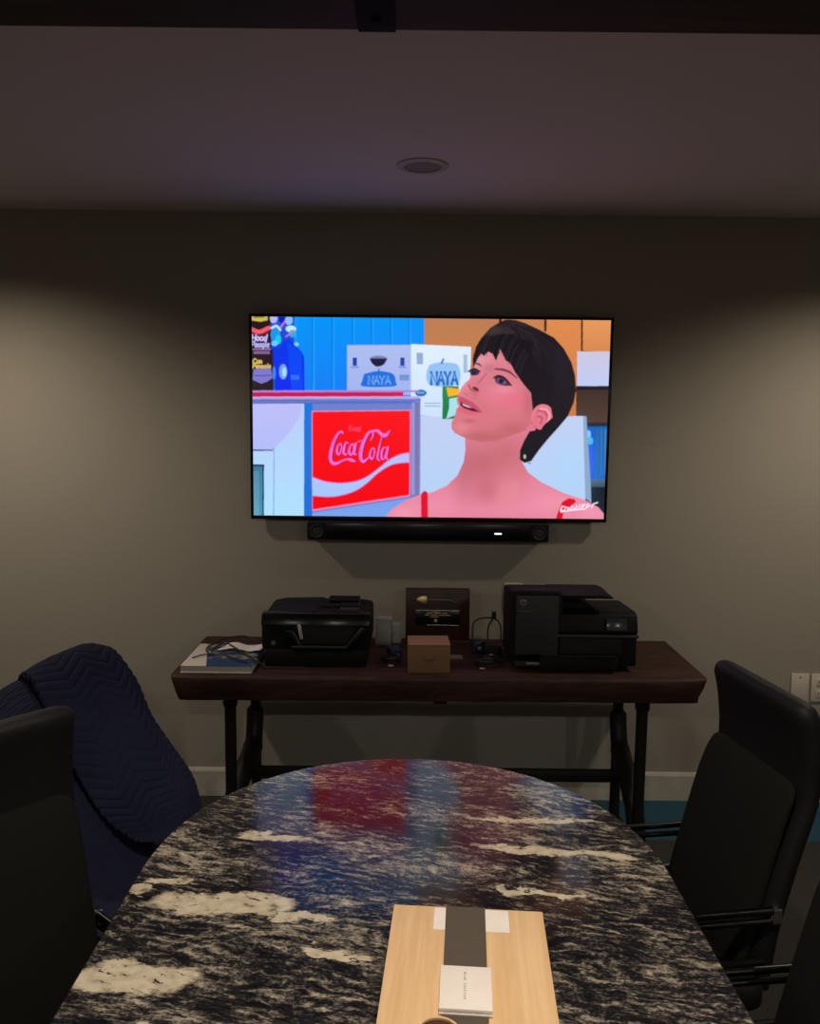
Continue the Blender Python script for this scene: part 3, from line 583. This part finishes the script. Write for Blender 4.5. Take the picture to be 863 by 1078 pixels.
def seg(x, z, xx, zz, r=.0008): q.tube([(a0 + .030 + x, b0 - .0058, Z0 + .250 + z), (a0 + .030 + xx, b0 - .0058, Z0 + .250 + zz)], r, 6)
seg(-.0060, -.004, -.0025, .008); seg(-.0042, .001, -.0010, .002); seg(-.0010, .002, -.0022, -.004); seg(.0010, -.008, .0038, .003); seg(.0038, .003, .0065, .003); seg(.0065, .003, .0052, -.0035); seg(.0052, -.0035, .0022, -.0035)
o = bld(q, 'lettering', M['gloss'], pr_)
bld(MB().box(a0 + .012, a0 + .062, b0 - .0055, b0 - .003, Z0 + .217, Z0 + .220), 'name_plate', mat('plate_grey', (.09, .09, .088), .4), pr_)
for fx in (a0 + .02, .74):
    for fy_ in (b0 + .03, 3.06): bld(MB().box(fx, fx + .03, fy_, fy_ + .03, Z0, Z0 + .024, .003), 'foot', M['black'], pr_)

# ---------------------------------------------------------------- plaque leaning on the wall
pq = empty('award_plaque', (.115, 3.27, Z0), 'dark wooden award plaque with a small gold shovel and engraved black plate', 'plaque')
Ml = Matrix.Translation((.115, 3.262, Z0)) @ Matrix.Rotation(-.10, 4, 'X')
def lp(mb, name, mt, par=None):
    mb.bm.transform(Ml); mb.bm.transform(Matrix.Translation(-Vector(pq.location))); return mb.build(name, mt, par or pq)
lp(MB().box(-.128, .128, 0, .018, 0, .207, .004), 'board', M['plaque'])
lp(MB().box(-.110, .110, -.002, .001, .190, .193, .0006), 'groove_line', mat('worn_edge', (.10, .06, .05), .4))
q = MB().tube([(-.04, -.006, .160), (.03, -.006, .161), (.066, -.006, .157)], .0028, 8); q.tube([(.066, -.006, .166), (.082, -.006, .160), (.068, -.006, .152)], .0024, 8)
sh = lp(q, 'shovel_handle', M['silver'])
q = MB().prism([(-.042, .172), (-.042, .146), (-.050, .143), (-.070, .148), (-.086, .157), (-.082, .168), (-.066, .176), (-.050, .177)], -.007, -.003, 'y', .0012); lp(q, 'shovel_blade', M['gold'])
lp(MB().box(-.088, .088, -.003, .002, .060, .118, .001), 'name_plate', M['gloss'])
q = MB().box(-.090, .090, -.0045, 0, .117, .120, .0005).box(-.04, .085, -.0045, 0, .058, .061, .0005); lp(q, 'plate_border', M['silver'])
q = MB()
for k, (a, b2, z) in enumerate(((-.045, -.020, .106), (-.014, .012, .106), (.018, .040, .106), (-.052, -.03, .098), (-.026, .002, .098), (.006, .050, .098), (-.030, .004, .091))): q.box(a, b2, -.0042, -.002, z, z + .0035)
q.lathe([(0, .003), (.007, .002), (.008, 0)], 14, M=Matrix.Translation((-.008, -.002, .077)) @ Matrix.Rotation(PI / 2, 4, 'X')); lp(q, 'engraving', M['gold'])

# ---------------------------------------------------------------- kraft box
kb = empty('cardboard_box', (.072, 2.88, Z0), 'small brown cardboard box in front of the dark wooden plaque', 'box', rz=.03)
x0, x1 = -.074, .071
MB().box(x0, x1, -.055, .070, 0, .098, .002).build('carton', M['kraft'], kb)
q = MB().box(x0 - .0005, x1 + .0005, -.056, .0705, .098, .1005, .0008); q.build('lid_flap', noisy('kraft_top', (.25, .14, .07), (.28, .16, .08), 50, .75, .1), kb)
q = MB()
px = -.018
for ch in range(6):
    q.tube([(px, -.0558, .044), (px + .002, -.0558, .0505), (px + .004, -.0558, .044)], .0007, 5); q.tube([(px + .001, -.0558, .047), (px + .0045, -.0558, .047)], .0006, 5); px += .006
q.build('printed_mark', mat('ink', (.03, .015, .008), .7), kb)

# ---------------------------------------------------------------- book, leaflet, cable on the console
bk = empty('book', (-.665, 2.94, Z0), 'thick blue and white paperback book at the left end of the console table', 'book')
bx0, bx1, by0, by1 = -.786, -.541, 2.800, 3.08
cm = mat('book_cover', (.5, .48, .45), .35); g = NG(cm); sp = g.n('ShaderNodeSeparateXYZ', {0: g.co})
nn = g.noise(g.mapping((16, 22, 1)), 1, 4, .6).outputs[0]
pic = g.ramp(nn, [(.36, (.010, .035, .10)), (.50, (.02, .06, .16)), (.56, (.22, .17, .06)), (.62, (.45, .38, .30)), (.68, (.03, .06, .14))])
mk = g.math('GREATER_THAN', g.math('ADD', sp.outputs[0], g.math('MULTIPLY', sp.outputs[1], .22)), -.062)
mk2 = g.math('LESS_THAN', sp.outputs[1], -.055)
g.col(g.mix(mk, (.60, .54, .48), g.mix(mk2, pic, (.012, .04, .12))))
bld(MB().box(bx0 + .002, bx1 - .002, by0 + .002, by1 - .002, Z0 + .002, Z0 + .023), 'pages', M['pages'], bk)
bld(MB().box(bx0, bx1, by0, by1, Z0 + .0232, Z0 + .0248, .0005), 'cover', cm, bk)
bld(MB().box(bx0, bx1, by0, by1, Z0, Z0 + .0016, .0005), 'back_cover', M['paper'], bk)
lf = empty('leaflet', (-.62, 3.03, Z0 + .026), 'rumpled white leaflet lying on the blue book beside the left printer', 'paper')
bm = bmesh.new(); G = []
for i in range(15):
    row = []
    for j in range(11):
        u, v = i / 14, j / 10; x = -.70 + .16 * u + .03 * v; y = 2.985 + .075 * v - .02 * u
        row.append(bm.verts.new((x, y, Z0 + .028 + .010 * math.sin(u * 4.2 + v) ** 2 + .006 * abs(noise.noise(Vector((u * 4, v * 4, 2)))))))
    G.append(row)
for a, b2 in zip(G, G[1:]):
    for k in range(10): bm.faces.new((a[k], b2[k], b2[k + 1], a[k + 1]))
q = MB(); q.bm.free(); q.bm = bm; o = part(q, 'sheet', M['paper'], lf); md = o.modifiers.new('s', 'SOLIDIFY'); md.thickness = .0008
cz = Z0 + .029
tag(MB().tube(catmull([(-.455, 2.862, Z0 + .004), (-.50, 2.85, Z0 + .006), (-.535, 2.865, cz), (-.575, 2.90, cz + .006), (-.62, 2.955, cz + .012), (-.675, 3.01, cz + .019), (-.71, 2.98, cz + .006), (-.712, 2.93, cz), (-.74, 2.99, cz + .004), (-.69, 3.05, cz + .022), (-.62, 3.075, cz + .028), (-.56, 3.06, cz + .010)], 90), .0028, 8).build('cable', M['cable']), 'loose black cable lying over the book at the left end', 'cable')
tag(MB().tube(catmull([(-.765, 2.88, cz + .000), (-.73, 2.92, cz + .001), (-.66, 2.915, cz + .001), (-.60, 2.86, cz + .001), (-.56, 2.83, cz)], 40), .0024, 8).build('cable', M['cable']), 'thin black cable lying along the near half of the book cover', 'cable')

# ---------------------------------------------------------------- clear containers and adapters between the printers
def tub(name, x, y, w_, d_, h, z, label, lid=True):
    r = empty(name, (x, y, z), label, 'container')
    q = MB(); t = .002
    q.box(-w_ / 2, w_ / 2, -d_ / 2, -d_ / 2 + t, 0, h, .0006).box(-w_ / 2, w_ / 2, d_ / 2 - t, d_ / 2, 0, h, .0006).box(-w_ / 2, -w_ / 2 + t, -d_ / 2, d_ / 2, 0, h, .0006).box(w_ / 2 - t, w_ / 2, -d_ / 2, d_ / 2, 0, h, .0006).box(-w_ / 2, w_ / 2, -d_ / 2, d_ / 2, 0, t, .0006)
    q.build('tub', M['glass'], r)
    if lid: MB().box(-w_ / 2 - .002, w_ / 2 + .002, -d_ / 2 - .002, d_ / 2 + .002, h, h + .006, .0015).build('lid', M['glass'], r)
    MB().box(-w_ / 2 + .006, w_ / 2 - .006, -d_ / 2 + .008, d_ / 2 - .008, .003, h * .55, .003).build('contents', noisy('pale_contents', (.20, .18, .15), (.30, .28, .24), 90, .7, .3), r)
    return r
tub('plastic_container', -.098, 3.20, .062, .06, .10, Z0, 'clear plastic container against the wall beside the left printer')
tub('plastic_container', -.048, 3.225, .036, .045, .075, Z0, 'narrower clear plastic container next to the wooden plaque', False)
def adapter(x, y, z, w_, d_, h, rz, label, mt='bluegear'):
    r = empty('power_adapter', (x, y, z), label, 'adapter', rz=rz)
    MB().box(-w_ / 2, w_ / 2, -d_ / 2, d_ / 2, 0, h, .004).build('casing', M[mt], r)
    MB().box(-.008, .008, -d_ / 2 - .008, -d_ / 2, h * .3, h * .6, .001).build('plug_socket', M['silver'], r); return r
adapter(-.052, 3.02, Z0, .045, .07, .035, .3, 'dark navy power adapter behind the left of the cardboard box')
adapter(.262, 3.10, Z0, .045, .06, .045, .2, 'navy power adapter standing behind the cable tangle')
adapter(.315, 3.02, Z0, .05, .07, .04, -.3, 'black power adapter beside the tall right printer', 'black')
def coil(cx, cy, z, r0, n, seed, label):
    rr = random.Random(seed); P = []
    for i in range(n * 8):
        a = i / 8 * 2 * PI; r = r0 * (1 + .22 * math.sin(a * .37 + seed)); P.append((cx + r * math.cos(a), cy + r * .7 * math.sin(a), z + .003 + .0042 * i / 8 + .004 * (1 + math.sin(a * 1.3))))
    return tag(MB().tube(catmull(P, n * 26), .0026, 7).build('cable', M['cable']), label, 'cable')
coil(.285, 2.935, Z0, .045, 5, 2, 'coiled black cable on the console table left of the tall printer')
coil(-.062, 2.95, Z0, .032, 4, 5, 'small coiled dark cable between left printer and cardboard box')
tag(MB().tube(catmull([(.245, 3.13, Z0 + .045), (.25, 3.16, Z0 + .095), (.28, 3.17, Z0 + .112), (.33, 3.17, Z0 + .112), (.352, 3.15, Z0 + .09), (.352, 3.12, Z0 + .03), (.345, 3.06, Z0 + .006)], 40), .003, 8).build('cable', M['cable']), 'black cable arching up against the wall left of the tall printer', 'cable')
q = MB().tube(catmull([(.30, 3.10, Z0 + .045), (.305, 3.13, Z0 + .09), (.325, 3.16, Z0 + .115), (.328, 3.16, Z0 + .13)], 20), .003, 8); q.box(.320, .336, 3.152, 3.168, Z0 + .115, Z0 + .142, .002)
tag(q.build('cable', M['cable']), 'short cable with an upright plug standing beside the arching cable', 'cable')
for x, y, lb in ((.262, 2.873, 'small bright metal glint piece in front of the coiled cable'), (-.062, 2.895, 'small bright metal glint piece by the small cable coil')):
    tag(MB().box(x - .010, x + .010, y - .006, y + .006, Z0, Z0 + .007, .0015).build('plug', M['silver']), lb, 'plug')  # tiny bright blocks added to stand for glints among the cables
tag(MB().box(.155, .20, 2.99, 3.04, Z0, Z0 + .005, .001).build('paper_note', noisy('tan_paper', (.16, .12, .08), (.19, .145, .10), 40, .8)), 'small tan paper slip right of the cardboard box', 'paper')

# ---------------------------------------------------------------- wall plates
def plate(x, z, label, kind):
    r = empty('wall_outlet' if kind else 'cover_plate', (x, WY - .001, z), label, 'outlet' if kind else 'cover plate')
    MB().box(-.037, .037, -.006, 0, -.06, .06, .002).build('plate', M['plate'], r)
    if kind:
        for dz in (-.024, .024):
            s = MB().box(-.014, .014, -.009, -.005, dz - .016, dz + .016, .002).build('socket', M['plate'], r)
            MB().box(-.007, -.004, -.0095, -.0085, dz - .004, dz + .006).box(.004, .007, -.0095, -.0085, dz - .004, dz + .006).build('slots', M['hole'], s)
    else: MB().lathe([(0, .002), (.003, .0015), (.0035, 0)], 12, M=Matrix.Translation((0, -.006, .045)) @ Matrix.Rotation(PI / 2, 4, 'X')).build('screw', M['silver'], r)
plate(1.638, .497, 'blank cream cover plate on the wall behind the right chair', 0)
plate(1.722, .497, 'cream electrical outlet on the wall at the right edge', 1)
plate(.432, .868, 'wall outlet half hidden behind the left edge of the tall printer', 1)

# ---------------------------------------------------------------- conference table
ct = empty('conference_table', (0, .75, 0), 'oval conference table with polished black and cream veined granite top', 'table')
pts = []
for k in range(49):
    a = PI * k / 48; e = .95; pts.append((.505 * math.copysign(abs(math.cos(a)) ** e, math.cos(a)), 1.49 + .535 * abs(math.sin(a)) ** e))
for k in range(49):
    a = PI + PI * k / 48; pts.append((.505 * math.cos(a), .50 + .535 * math.sin(a)))
bm = bmesh.new(); rings = []
for ins, z in ((.03, .72), (.006, .72), (.001, .725), (0, .733), (.0015, .743), (.007, .75)):
    c = Vector((0, .995)); rings.append([bm.verts.new((x - math.copysign(ins, x) * (abs(x) > .001), y - (ins if y > 1 else -ins), z)) for x, y in pts])
n = len(pts)
for a, b2 in zip(rings, rings[1:]):
    for k in range(n): bm.faces.new((a[k], a[(k + 1) % n], b2[(k + 1) % n], b2[k]))
bm.faces.new(rings[0]); bm.faces.new(rings[-1]); bmesh.ops.recalc_face_normals(bm, faces=bm.faces[:])
me = bpy.data.meshes.new('tabletop'); bm.to_mesh(me); bm.free(); me.transform(Matrix.Identity(4))
top = newobj('tabletop', me, M['granite'], None, True, 30); top.parent = ct; top.matrix_parent_inverse = Matrix.Translation((0, -.75, 0))
for yy in (.55, 1.42):
    q = MB().box(-.055, .055, yy - .14, yy + .14, .04, .72, .01).box(-.19, .19, yy - .16, yy + .16, 0, .04, .008).box(-.22, .22, yy - .17, yy + .17, .69, .72, .004); part(q, 'pedestal', M['iron'], ct)

# ---------------------------------------------------------------- wooden gift box on the table
gb = empty('wooden_box', (.092, 1.15, .75), 'flat pale wooden box at the near end of the granite table', 'box', rz=.0)
gx0, gx1, gy0, gy1 = -.0265, .2195, .93, 1.313
part(MB().box(gx0, gx1, gy0, gy1, .75, .781, .0012), 'tray', M['pine'], gb)
part(MB().box(gx0 - .0006, gx1 + .0006, gy0, gy1 + .0006, .782, .790, .0012), 'lid', M['pine'], gb)
bd = MB().box(.060, .125, gy0 - .001, gy1 + .0022, .7903, .7912).box(.060, .125, gy1 + .0010, gy1 + .0022, .751, .7912).box(.060, .125, gy0 - .0022, gy0 - .0010, .751, .7912)
part(bd, 'paper_band', M['brownpaper'], gb)
tag(MB().box(.041, .163, 1.250, 1.309, .7902, .7903 + .0002).build('paper_slip', M['paper']), 'white paper slip tucked under the brown band on the wooden box', 'paper')
card = empty('card_box', (.0925, 1.10, .7915), 'small white card packet lying on the brown paper band', 'card')
part(MB().box(.0565, .1305, 1.056, 1.147, .7915, .7945, .0006), 'lower_card', M['paper'], card)
part(MB().box(.0565, .1305, 1.057, 1.148, .7948, .8010, .0008), 'upper_card', M['paper'], card)
# tiny vertical lettering
GL = {'B': [[(0, 0), (0, 1), (.6, .9), (.5, .5), (.65, .1), (0, 0)]], 'e': [[(0, .4), (.5, .4), (.4, .7), (.1, .7), (0, .3), (.3, 0), (.5, .1)]], 'a': [[(.5, .7), (.1, .6), (0, .2), (.3, 0), (.5, .3), (.5, .7), (.5, 0)]], 'n': [[(0, 0), (0, .7), (.4, .7), (.5, 0)]], 'C': [[(.6, .9), (.2, 1), (0, .5), (.2, 0), (.6, .1)]], 'o': [[(.3, 0), (0, .35), (.3, .7), (.6, .35), (.3, 0)]], 'r': [[(0, 0), (0, .7)], [(0, .5), (.4, .7)]], 't': [[(.2, 1), (.2, 0), (.4, 0)], [(0, .7), (.4, .7)]]}
q = MB(); yy = 1.134; hh = .0042
for ch in 'Bean Canteen':
    if ch == ' ': yy -= .004; continue
    for s in GL[ch]: q.tube([(.0925 + (b2 - .5) * hh, yy - a * hh, .8012) for a, b2 in s], .00028, 4)
    yy -= .0050
part(q, 'lettering', mat('faint_ink', (.25, .20, .20), .6), card)
rd = empty('round_tin', (.058, 1.003, .790), 'small dark round tin with a pale rim at the bottom edge of the picture', 'tin')
MB().lathe([(.0, 0), (.030, 0), (.031, .002), (.031, .016), (.029, .018), (.026, .018), (.026, .015)], 40).build('rim', M['pine'], rd)
MB().lathe([(0, .0165), (.020, .0165), (.026, .015), (.026, .006)], 40).build('lid', noisy('dark_brown_lid', (.045, .014, .008), (.08, .028, .016), 40, .4), rd)

bpy.context.view_layer.update()
PV = Vector((.0965, 1.313, 0)); RZ = Matrix.Rotation(-.068, 4, 'Z'); slip = bpy.data.objects['paper_slip']
for o in (gb, slip, card, rd):                                        # the box and what lies on it stand a little askew
    o.location = PV + RZ @ (o.location - PV) + Vector((.0075, 0, 0)); o.rotation_euler.z += -.068

# ---------------------------------------------------------------- chairs
def strip(front, rear, hw, edge=.012, bulge=.0):
    """upright cushion: front/rear profiles (x,z) bottom->top, half width hw"""
    Fp = catmull(front, 22); Rp = catmull(rear, 22); bm = bmesh.new(); ring = []
    ys = [-1, -.97, -.9, -.6, -.2, .2, .6, .9, .97, 1]
    zt = max(p[1] for p in Fp); hw0 = hw
    for f, r in zip(Fp, Rp):
        row = []; c = (f + r) / 2; q_ = max(0, 1 - (zt - f[1]) / .035); hw = hw0 - .028 * (1 - math.sqrt(max(0, 1 - q_ * q_)))
        for y in ys: 
            k = 1 - max(0, (abs(y) - .86) / .14) ** 2.5 * .75
            p = c + (f - c) * k; row.append(bm.verts.new((p[0] + bulge * (1 - y * y), y * hw, p[1])))
        for y in reversed(ys):
            k = 1 - max(0, (abs(y) - .86) / .14) ** 2.5 * .75
            p = c + (r - c) * k; row.append(bm.verts.new((p[0], y * hw, p[1])))
        ring.append(row)
    n = len(ring[0])
    for a, b2 in zip(ring, ring[1:]):
        for k in range(n): bm.faces.new((a[k], a[(k + 1) % n], b2[(k + 1) % n], b2[k]))
    bm.faces.new(ring[0]); bm.faces.new(ring[-1][::-1]); bmesh.ops.recalc_face_normals(bm, faces=bm.faces[:])
    q = MB(); q.bm.free(); q.bm = bm; return q
def make_chair(label):
    r = empty('office_chair', (0, 0, 0), label, 'chair', group='black chairs around the granite table')
    HW = .182
    strip([(-.185, .44), (-.195, .55), (-.235, .70), (-.276, .84), (-.270, .95), (-.256, 1.015), (-.268, 1.035)], [(-.235, .43), (-.250, .55), (-.285, .70), (-.322, .84), (-.322, .95), (-.308, 1.015), (-.290, 1.035)], HW).build('backrest', M['leather'], r)
    strip([(-.150, .46), (-.160, .53), (-.182, .62), (-.222, .77), (-.252, .84), (-.266, .862)], [(-.19, .46), (-.2, .53), (-.22, .62), (-.255, .77), (-.272, .84), (-.274, .862)], HW - .016, bulge=.004).build('back_panel', M['fabric'], r)
    MB().box(-.20, .24, -.215, .215, .405, .475, .028, 4).build('seat', M['leather'], r)
    MB().box(-.18, .20, -.18, .18, .385, .405, .004).build('seat_frame', M['iron'], r)
    for s in (-1, 1):
        y = s * .185
        a = MB().tube(catmull([(-.235, y, .612), (-.10, y, .612), (.08, y, .612), (.17, y, .608), (.205, y, .57), (.205, y, .48), (.19, y, .40)], 30), .0075, 10)
        a.tube(catmull([(-.230, y, .590), (-.10, y, .590), (.08, y, .590), (.155, y, .586), (.18, y, .56), (.183, y, .48), (.17, y, .40)], 30), .0065, 10)
        arm = a.build('armrest', M['darkmetal'], r)
        MB().box(-.236, -.214, y - .009, y + .009, .584, .620, .005).lathe([(0, .003), (.006, .0025), (.007, 0)], 12, M=Matrix.Translation((-.222, y - .009, .612)) @ Matrix.Rotation(PI / 2, 4, 'X')).build('bracket', M['chrome'], arm)
        MB().tube([(-.20, y, .505), (.0, y, .500), (.19, y, .490)], .007, 8).build('side_rail', M['darkmetal'], r)
    MB().lathe([(0, .07), (.028, .07), (.028, .19), (.018, .195), (.018, .385), (0, .385)], 20).build('gas_column', M['darkmetal'], r)
    for k in range(5):
        a = 2 * PI * k / 5 + .3; c, s = math.cos(a), math.sin(a)
        lg = MB().tube([(0, 0, .095), (.08 * c, .08 * s, .092), (.25 * c, .25 * s, .068)], [.024, .018, .012], 10).build('leg', M['darkmetal'], r)
        cc = MB()
        for e in (-.012, .012): cc.lathe([(0, -.008), (.022, -.008), (.025, -.005), (.025, .005), (.022, .008), (0, .008)], 18, M=Matrix.Translation((.25 * c - s * e, .25 * s + c * e, .0255)) @ Matrix.Rotation(a, 4, 'Z') @ Matrix.Rotation(PI / 2, 4, 'X'))
        cc.tube([(.25 * c, .25 * s, .03), (.25 * c, .25 * s, .07)], .006, 8); cc.build('caster', M['black'], lg)
    return r
def copy_tree(o, parent=None):
    c = o.copy(); COL.objects.link(c)
    if parent: c.parent = parent
    for ch in list(o.children): copy_tree(ch, c)
    return c
ch1 = make_chair('black high-back office chair right of the table, in front of the wall outlets')
def put(o, x, y, deg, label=None, dz=0):
    o.location = (x, y, 0); o.rotation_euler = (0, 0, math.radians(deg))
    if label: o['label'] = label
    if dz:
        for c in o.children:
            if c.name.split('.')[0] not in ('leg', 'gas_column'): c.location.z += dz
copies = [copy_tree(ch1) for _ in range(3)]
put(ch1, .505, 1.752, 188.9)
put(copies[0], .520, 1.215, 187, 'black office chair cut off by the right edge, nearest the camera on the right')
put(copies[1], -.566, 1.282, -40.5, 'black high-back office chair at bottom left with its back cut off by the left edge')
put(copies[2], -.636, 1.885, -25, 'black office chair hidden beneath the quilted navy blanket at far left', dz=-.13)

# ---------------------------------------------------------------- quilted blanket over the far left chair
bl = empty('moving_blanket', (-.636, 1.885, 0), 'quilted navy blue moving blanket draped over the far left chair', 'blanket', rz=math.radians(-25)); bl.location.z = -.062
bmt = mat('navy_quilt', (.008, .010, .032), .9, spec=.15); g = NG(bmt); nz = g.noise(g.mapping((300, 300, 300)), 1, 3).outputs[0]
g.col(g.ramp(nz, [(.3, (.008, .0095, .026)), (.7, (.013, .0155, .039))])); g.bump(nz, .4, .001)
def drape(ctrl, nu, nv, su, sv, name, amp=.0032, th=.012, zig=.03, per=.021):
    """ctrl[i][j]: rows along v; smooth surface with zig-zag channel quilting"""
    C1 = [catmull(row, nu) for row in ctrl]
    S = np.array([catmull([C1[i][j] for i in range(len(ctrl))], nv) for j in range(nu)])      # nu,nv,3
    du = np.gradient(S, axis=0); dv = np.gradient(S, axis=1); nrm = np.cross(du, dv); nrm /= np.linalg.norm(nrm, axis=2, keepdims=True) + 1e-9
    U, V2 = np.meshgrid(np.linspace(0, su, nu), np.linspace(0, sv, nv), indexing='ij')
    z = zig * np.abs(((U / .11) % 1) * 2 - 1); ph = (V2 + z) / per
    h = np.abs(np.sin(PI * ph)) ** .55
    wr = np.array([[noise.noise(Vector((a * 7, b3 * 7, 3.3))) for b3 in np.linspace(0, sv, nv)] for a in np.linspace(0, su, nu)])
    S = S + nrm * ((h - .5) * amp + wr * .010)[..., None] * (1 if nrm[nu // 2, nv // 2, 0] > 0 else -1)
    bm = bmesh.new(); vs = [[bm.verts.new(S[i, j]) for j in range(nv)] for i in range(nu)]
    for i in range(nu - 1):
        for j in range(nv - 1): bm.faces.new((vs[i][j], vs[i + 1][j], vs[i + 1][j + 1], vs[i][j + 1]))
    bmesh.ops.recalc_face_normals(bm, faces=bm.faces[:])
    q = MB(); q.bm.free(); q.bm = bm; o = q.build(name, bmt, bl, ang=80); md = o.modifiers.new('s', 'SOLIDIFY'); md.thickness = th; md.offset = 0
    return o
# under layer, local: x forward, y far side, z up
drape([[(-.40, -.26, .50), (-.41, -.10, .46), (-.41, .10, .46), (-.37, .24, .50)],
       [(-.37, -.25, .74), (-.385, -.10, .80), (-.385, .10, .80), (-.36, .20, .80)],
       [(-.34, -.235, .87), (-.355, -.10, .965), (-.355, .10, .995), (-.335, .185, .985)],
       [(-.295, -.225, .90), (-.29, -.10, .99), (-.285, .10, 1.015), (-.285, .180, 1.005)],
       [(-.225, -.235, .87), (-.225, -.10, .94), (-.225, .10, .96), (-.215, .185, .95)],
       [(-.17, -.26, .75), (-.16, -.10, .78), (-.16, .10, .78), (-.15, .205, .78)],
       [(-.08, -.27, .62), (-.06, -.10, .62), (-.06, .10, .60), (-.06, .220, .66)],
       [(.04, -.27, .60), (.06, -.10, .59), (.06, .10, .58), (.04, .220, .61)],
       [(.22, -.27, .59), (.24, -.10, .58), (.24, .10, .56), (.22, .220, .57)],
       [(.29, -.27, .40), (.31, -.10, .38), (.31, .10, .38), (.29, .220, .40)]], 110, 240, .50, 1.45, 'under_layer', zig=.006)
# folded flap hanging from the top over the far armrest
drape([[(-.345, -.03, .97), (-.35, .06, .985), (-.35, .14, .985), (-.34, .195, .96)],
       [(-.285, -.055, 1.030), (-.285, .05, 1.050), (-.285, .13, 1.055), (-.285, .200, 1.03)],
       [(-.215, -.065, .965), (-.205, .05, .985), (-.195, .14, .985), (-.205, .202, .97)],
       [(-.165, -.045, .84), (-.125, .04, .87), (-.105, .13, .885), (-.145, .195, .88)],
       [(-.105, -.015, .715), (-.060, .05, .745), (-.040, .13, .775), (-.065, .190, .80)],
       [(-.040, .020, .645), (.005, .07, .670), (.020, .13, .71), (.000, .190, .735)],
       [(.020, .040, .635), (.040, .08, .64), (.045, .13, .655), (.030, .180, .675)]], 110, 190, .26, .60, 'folded_flap', th=.026, zig=.03)
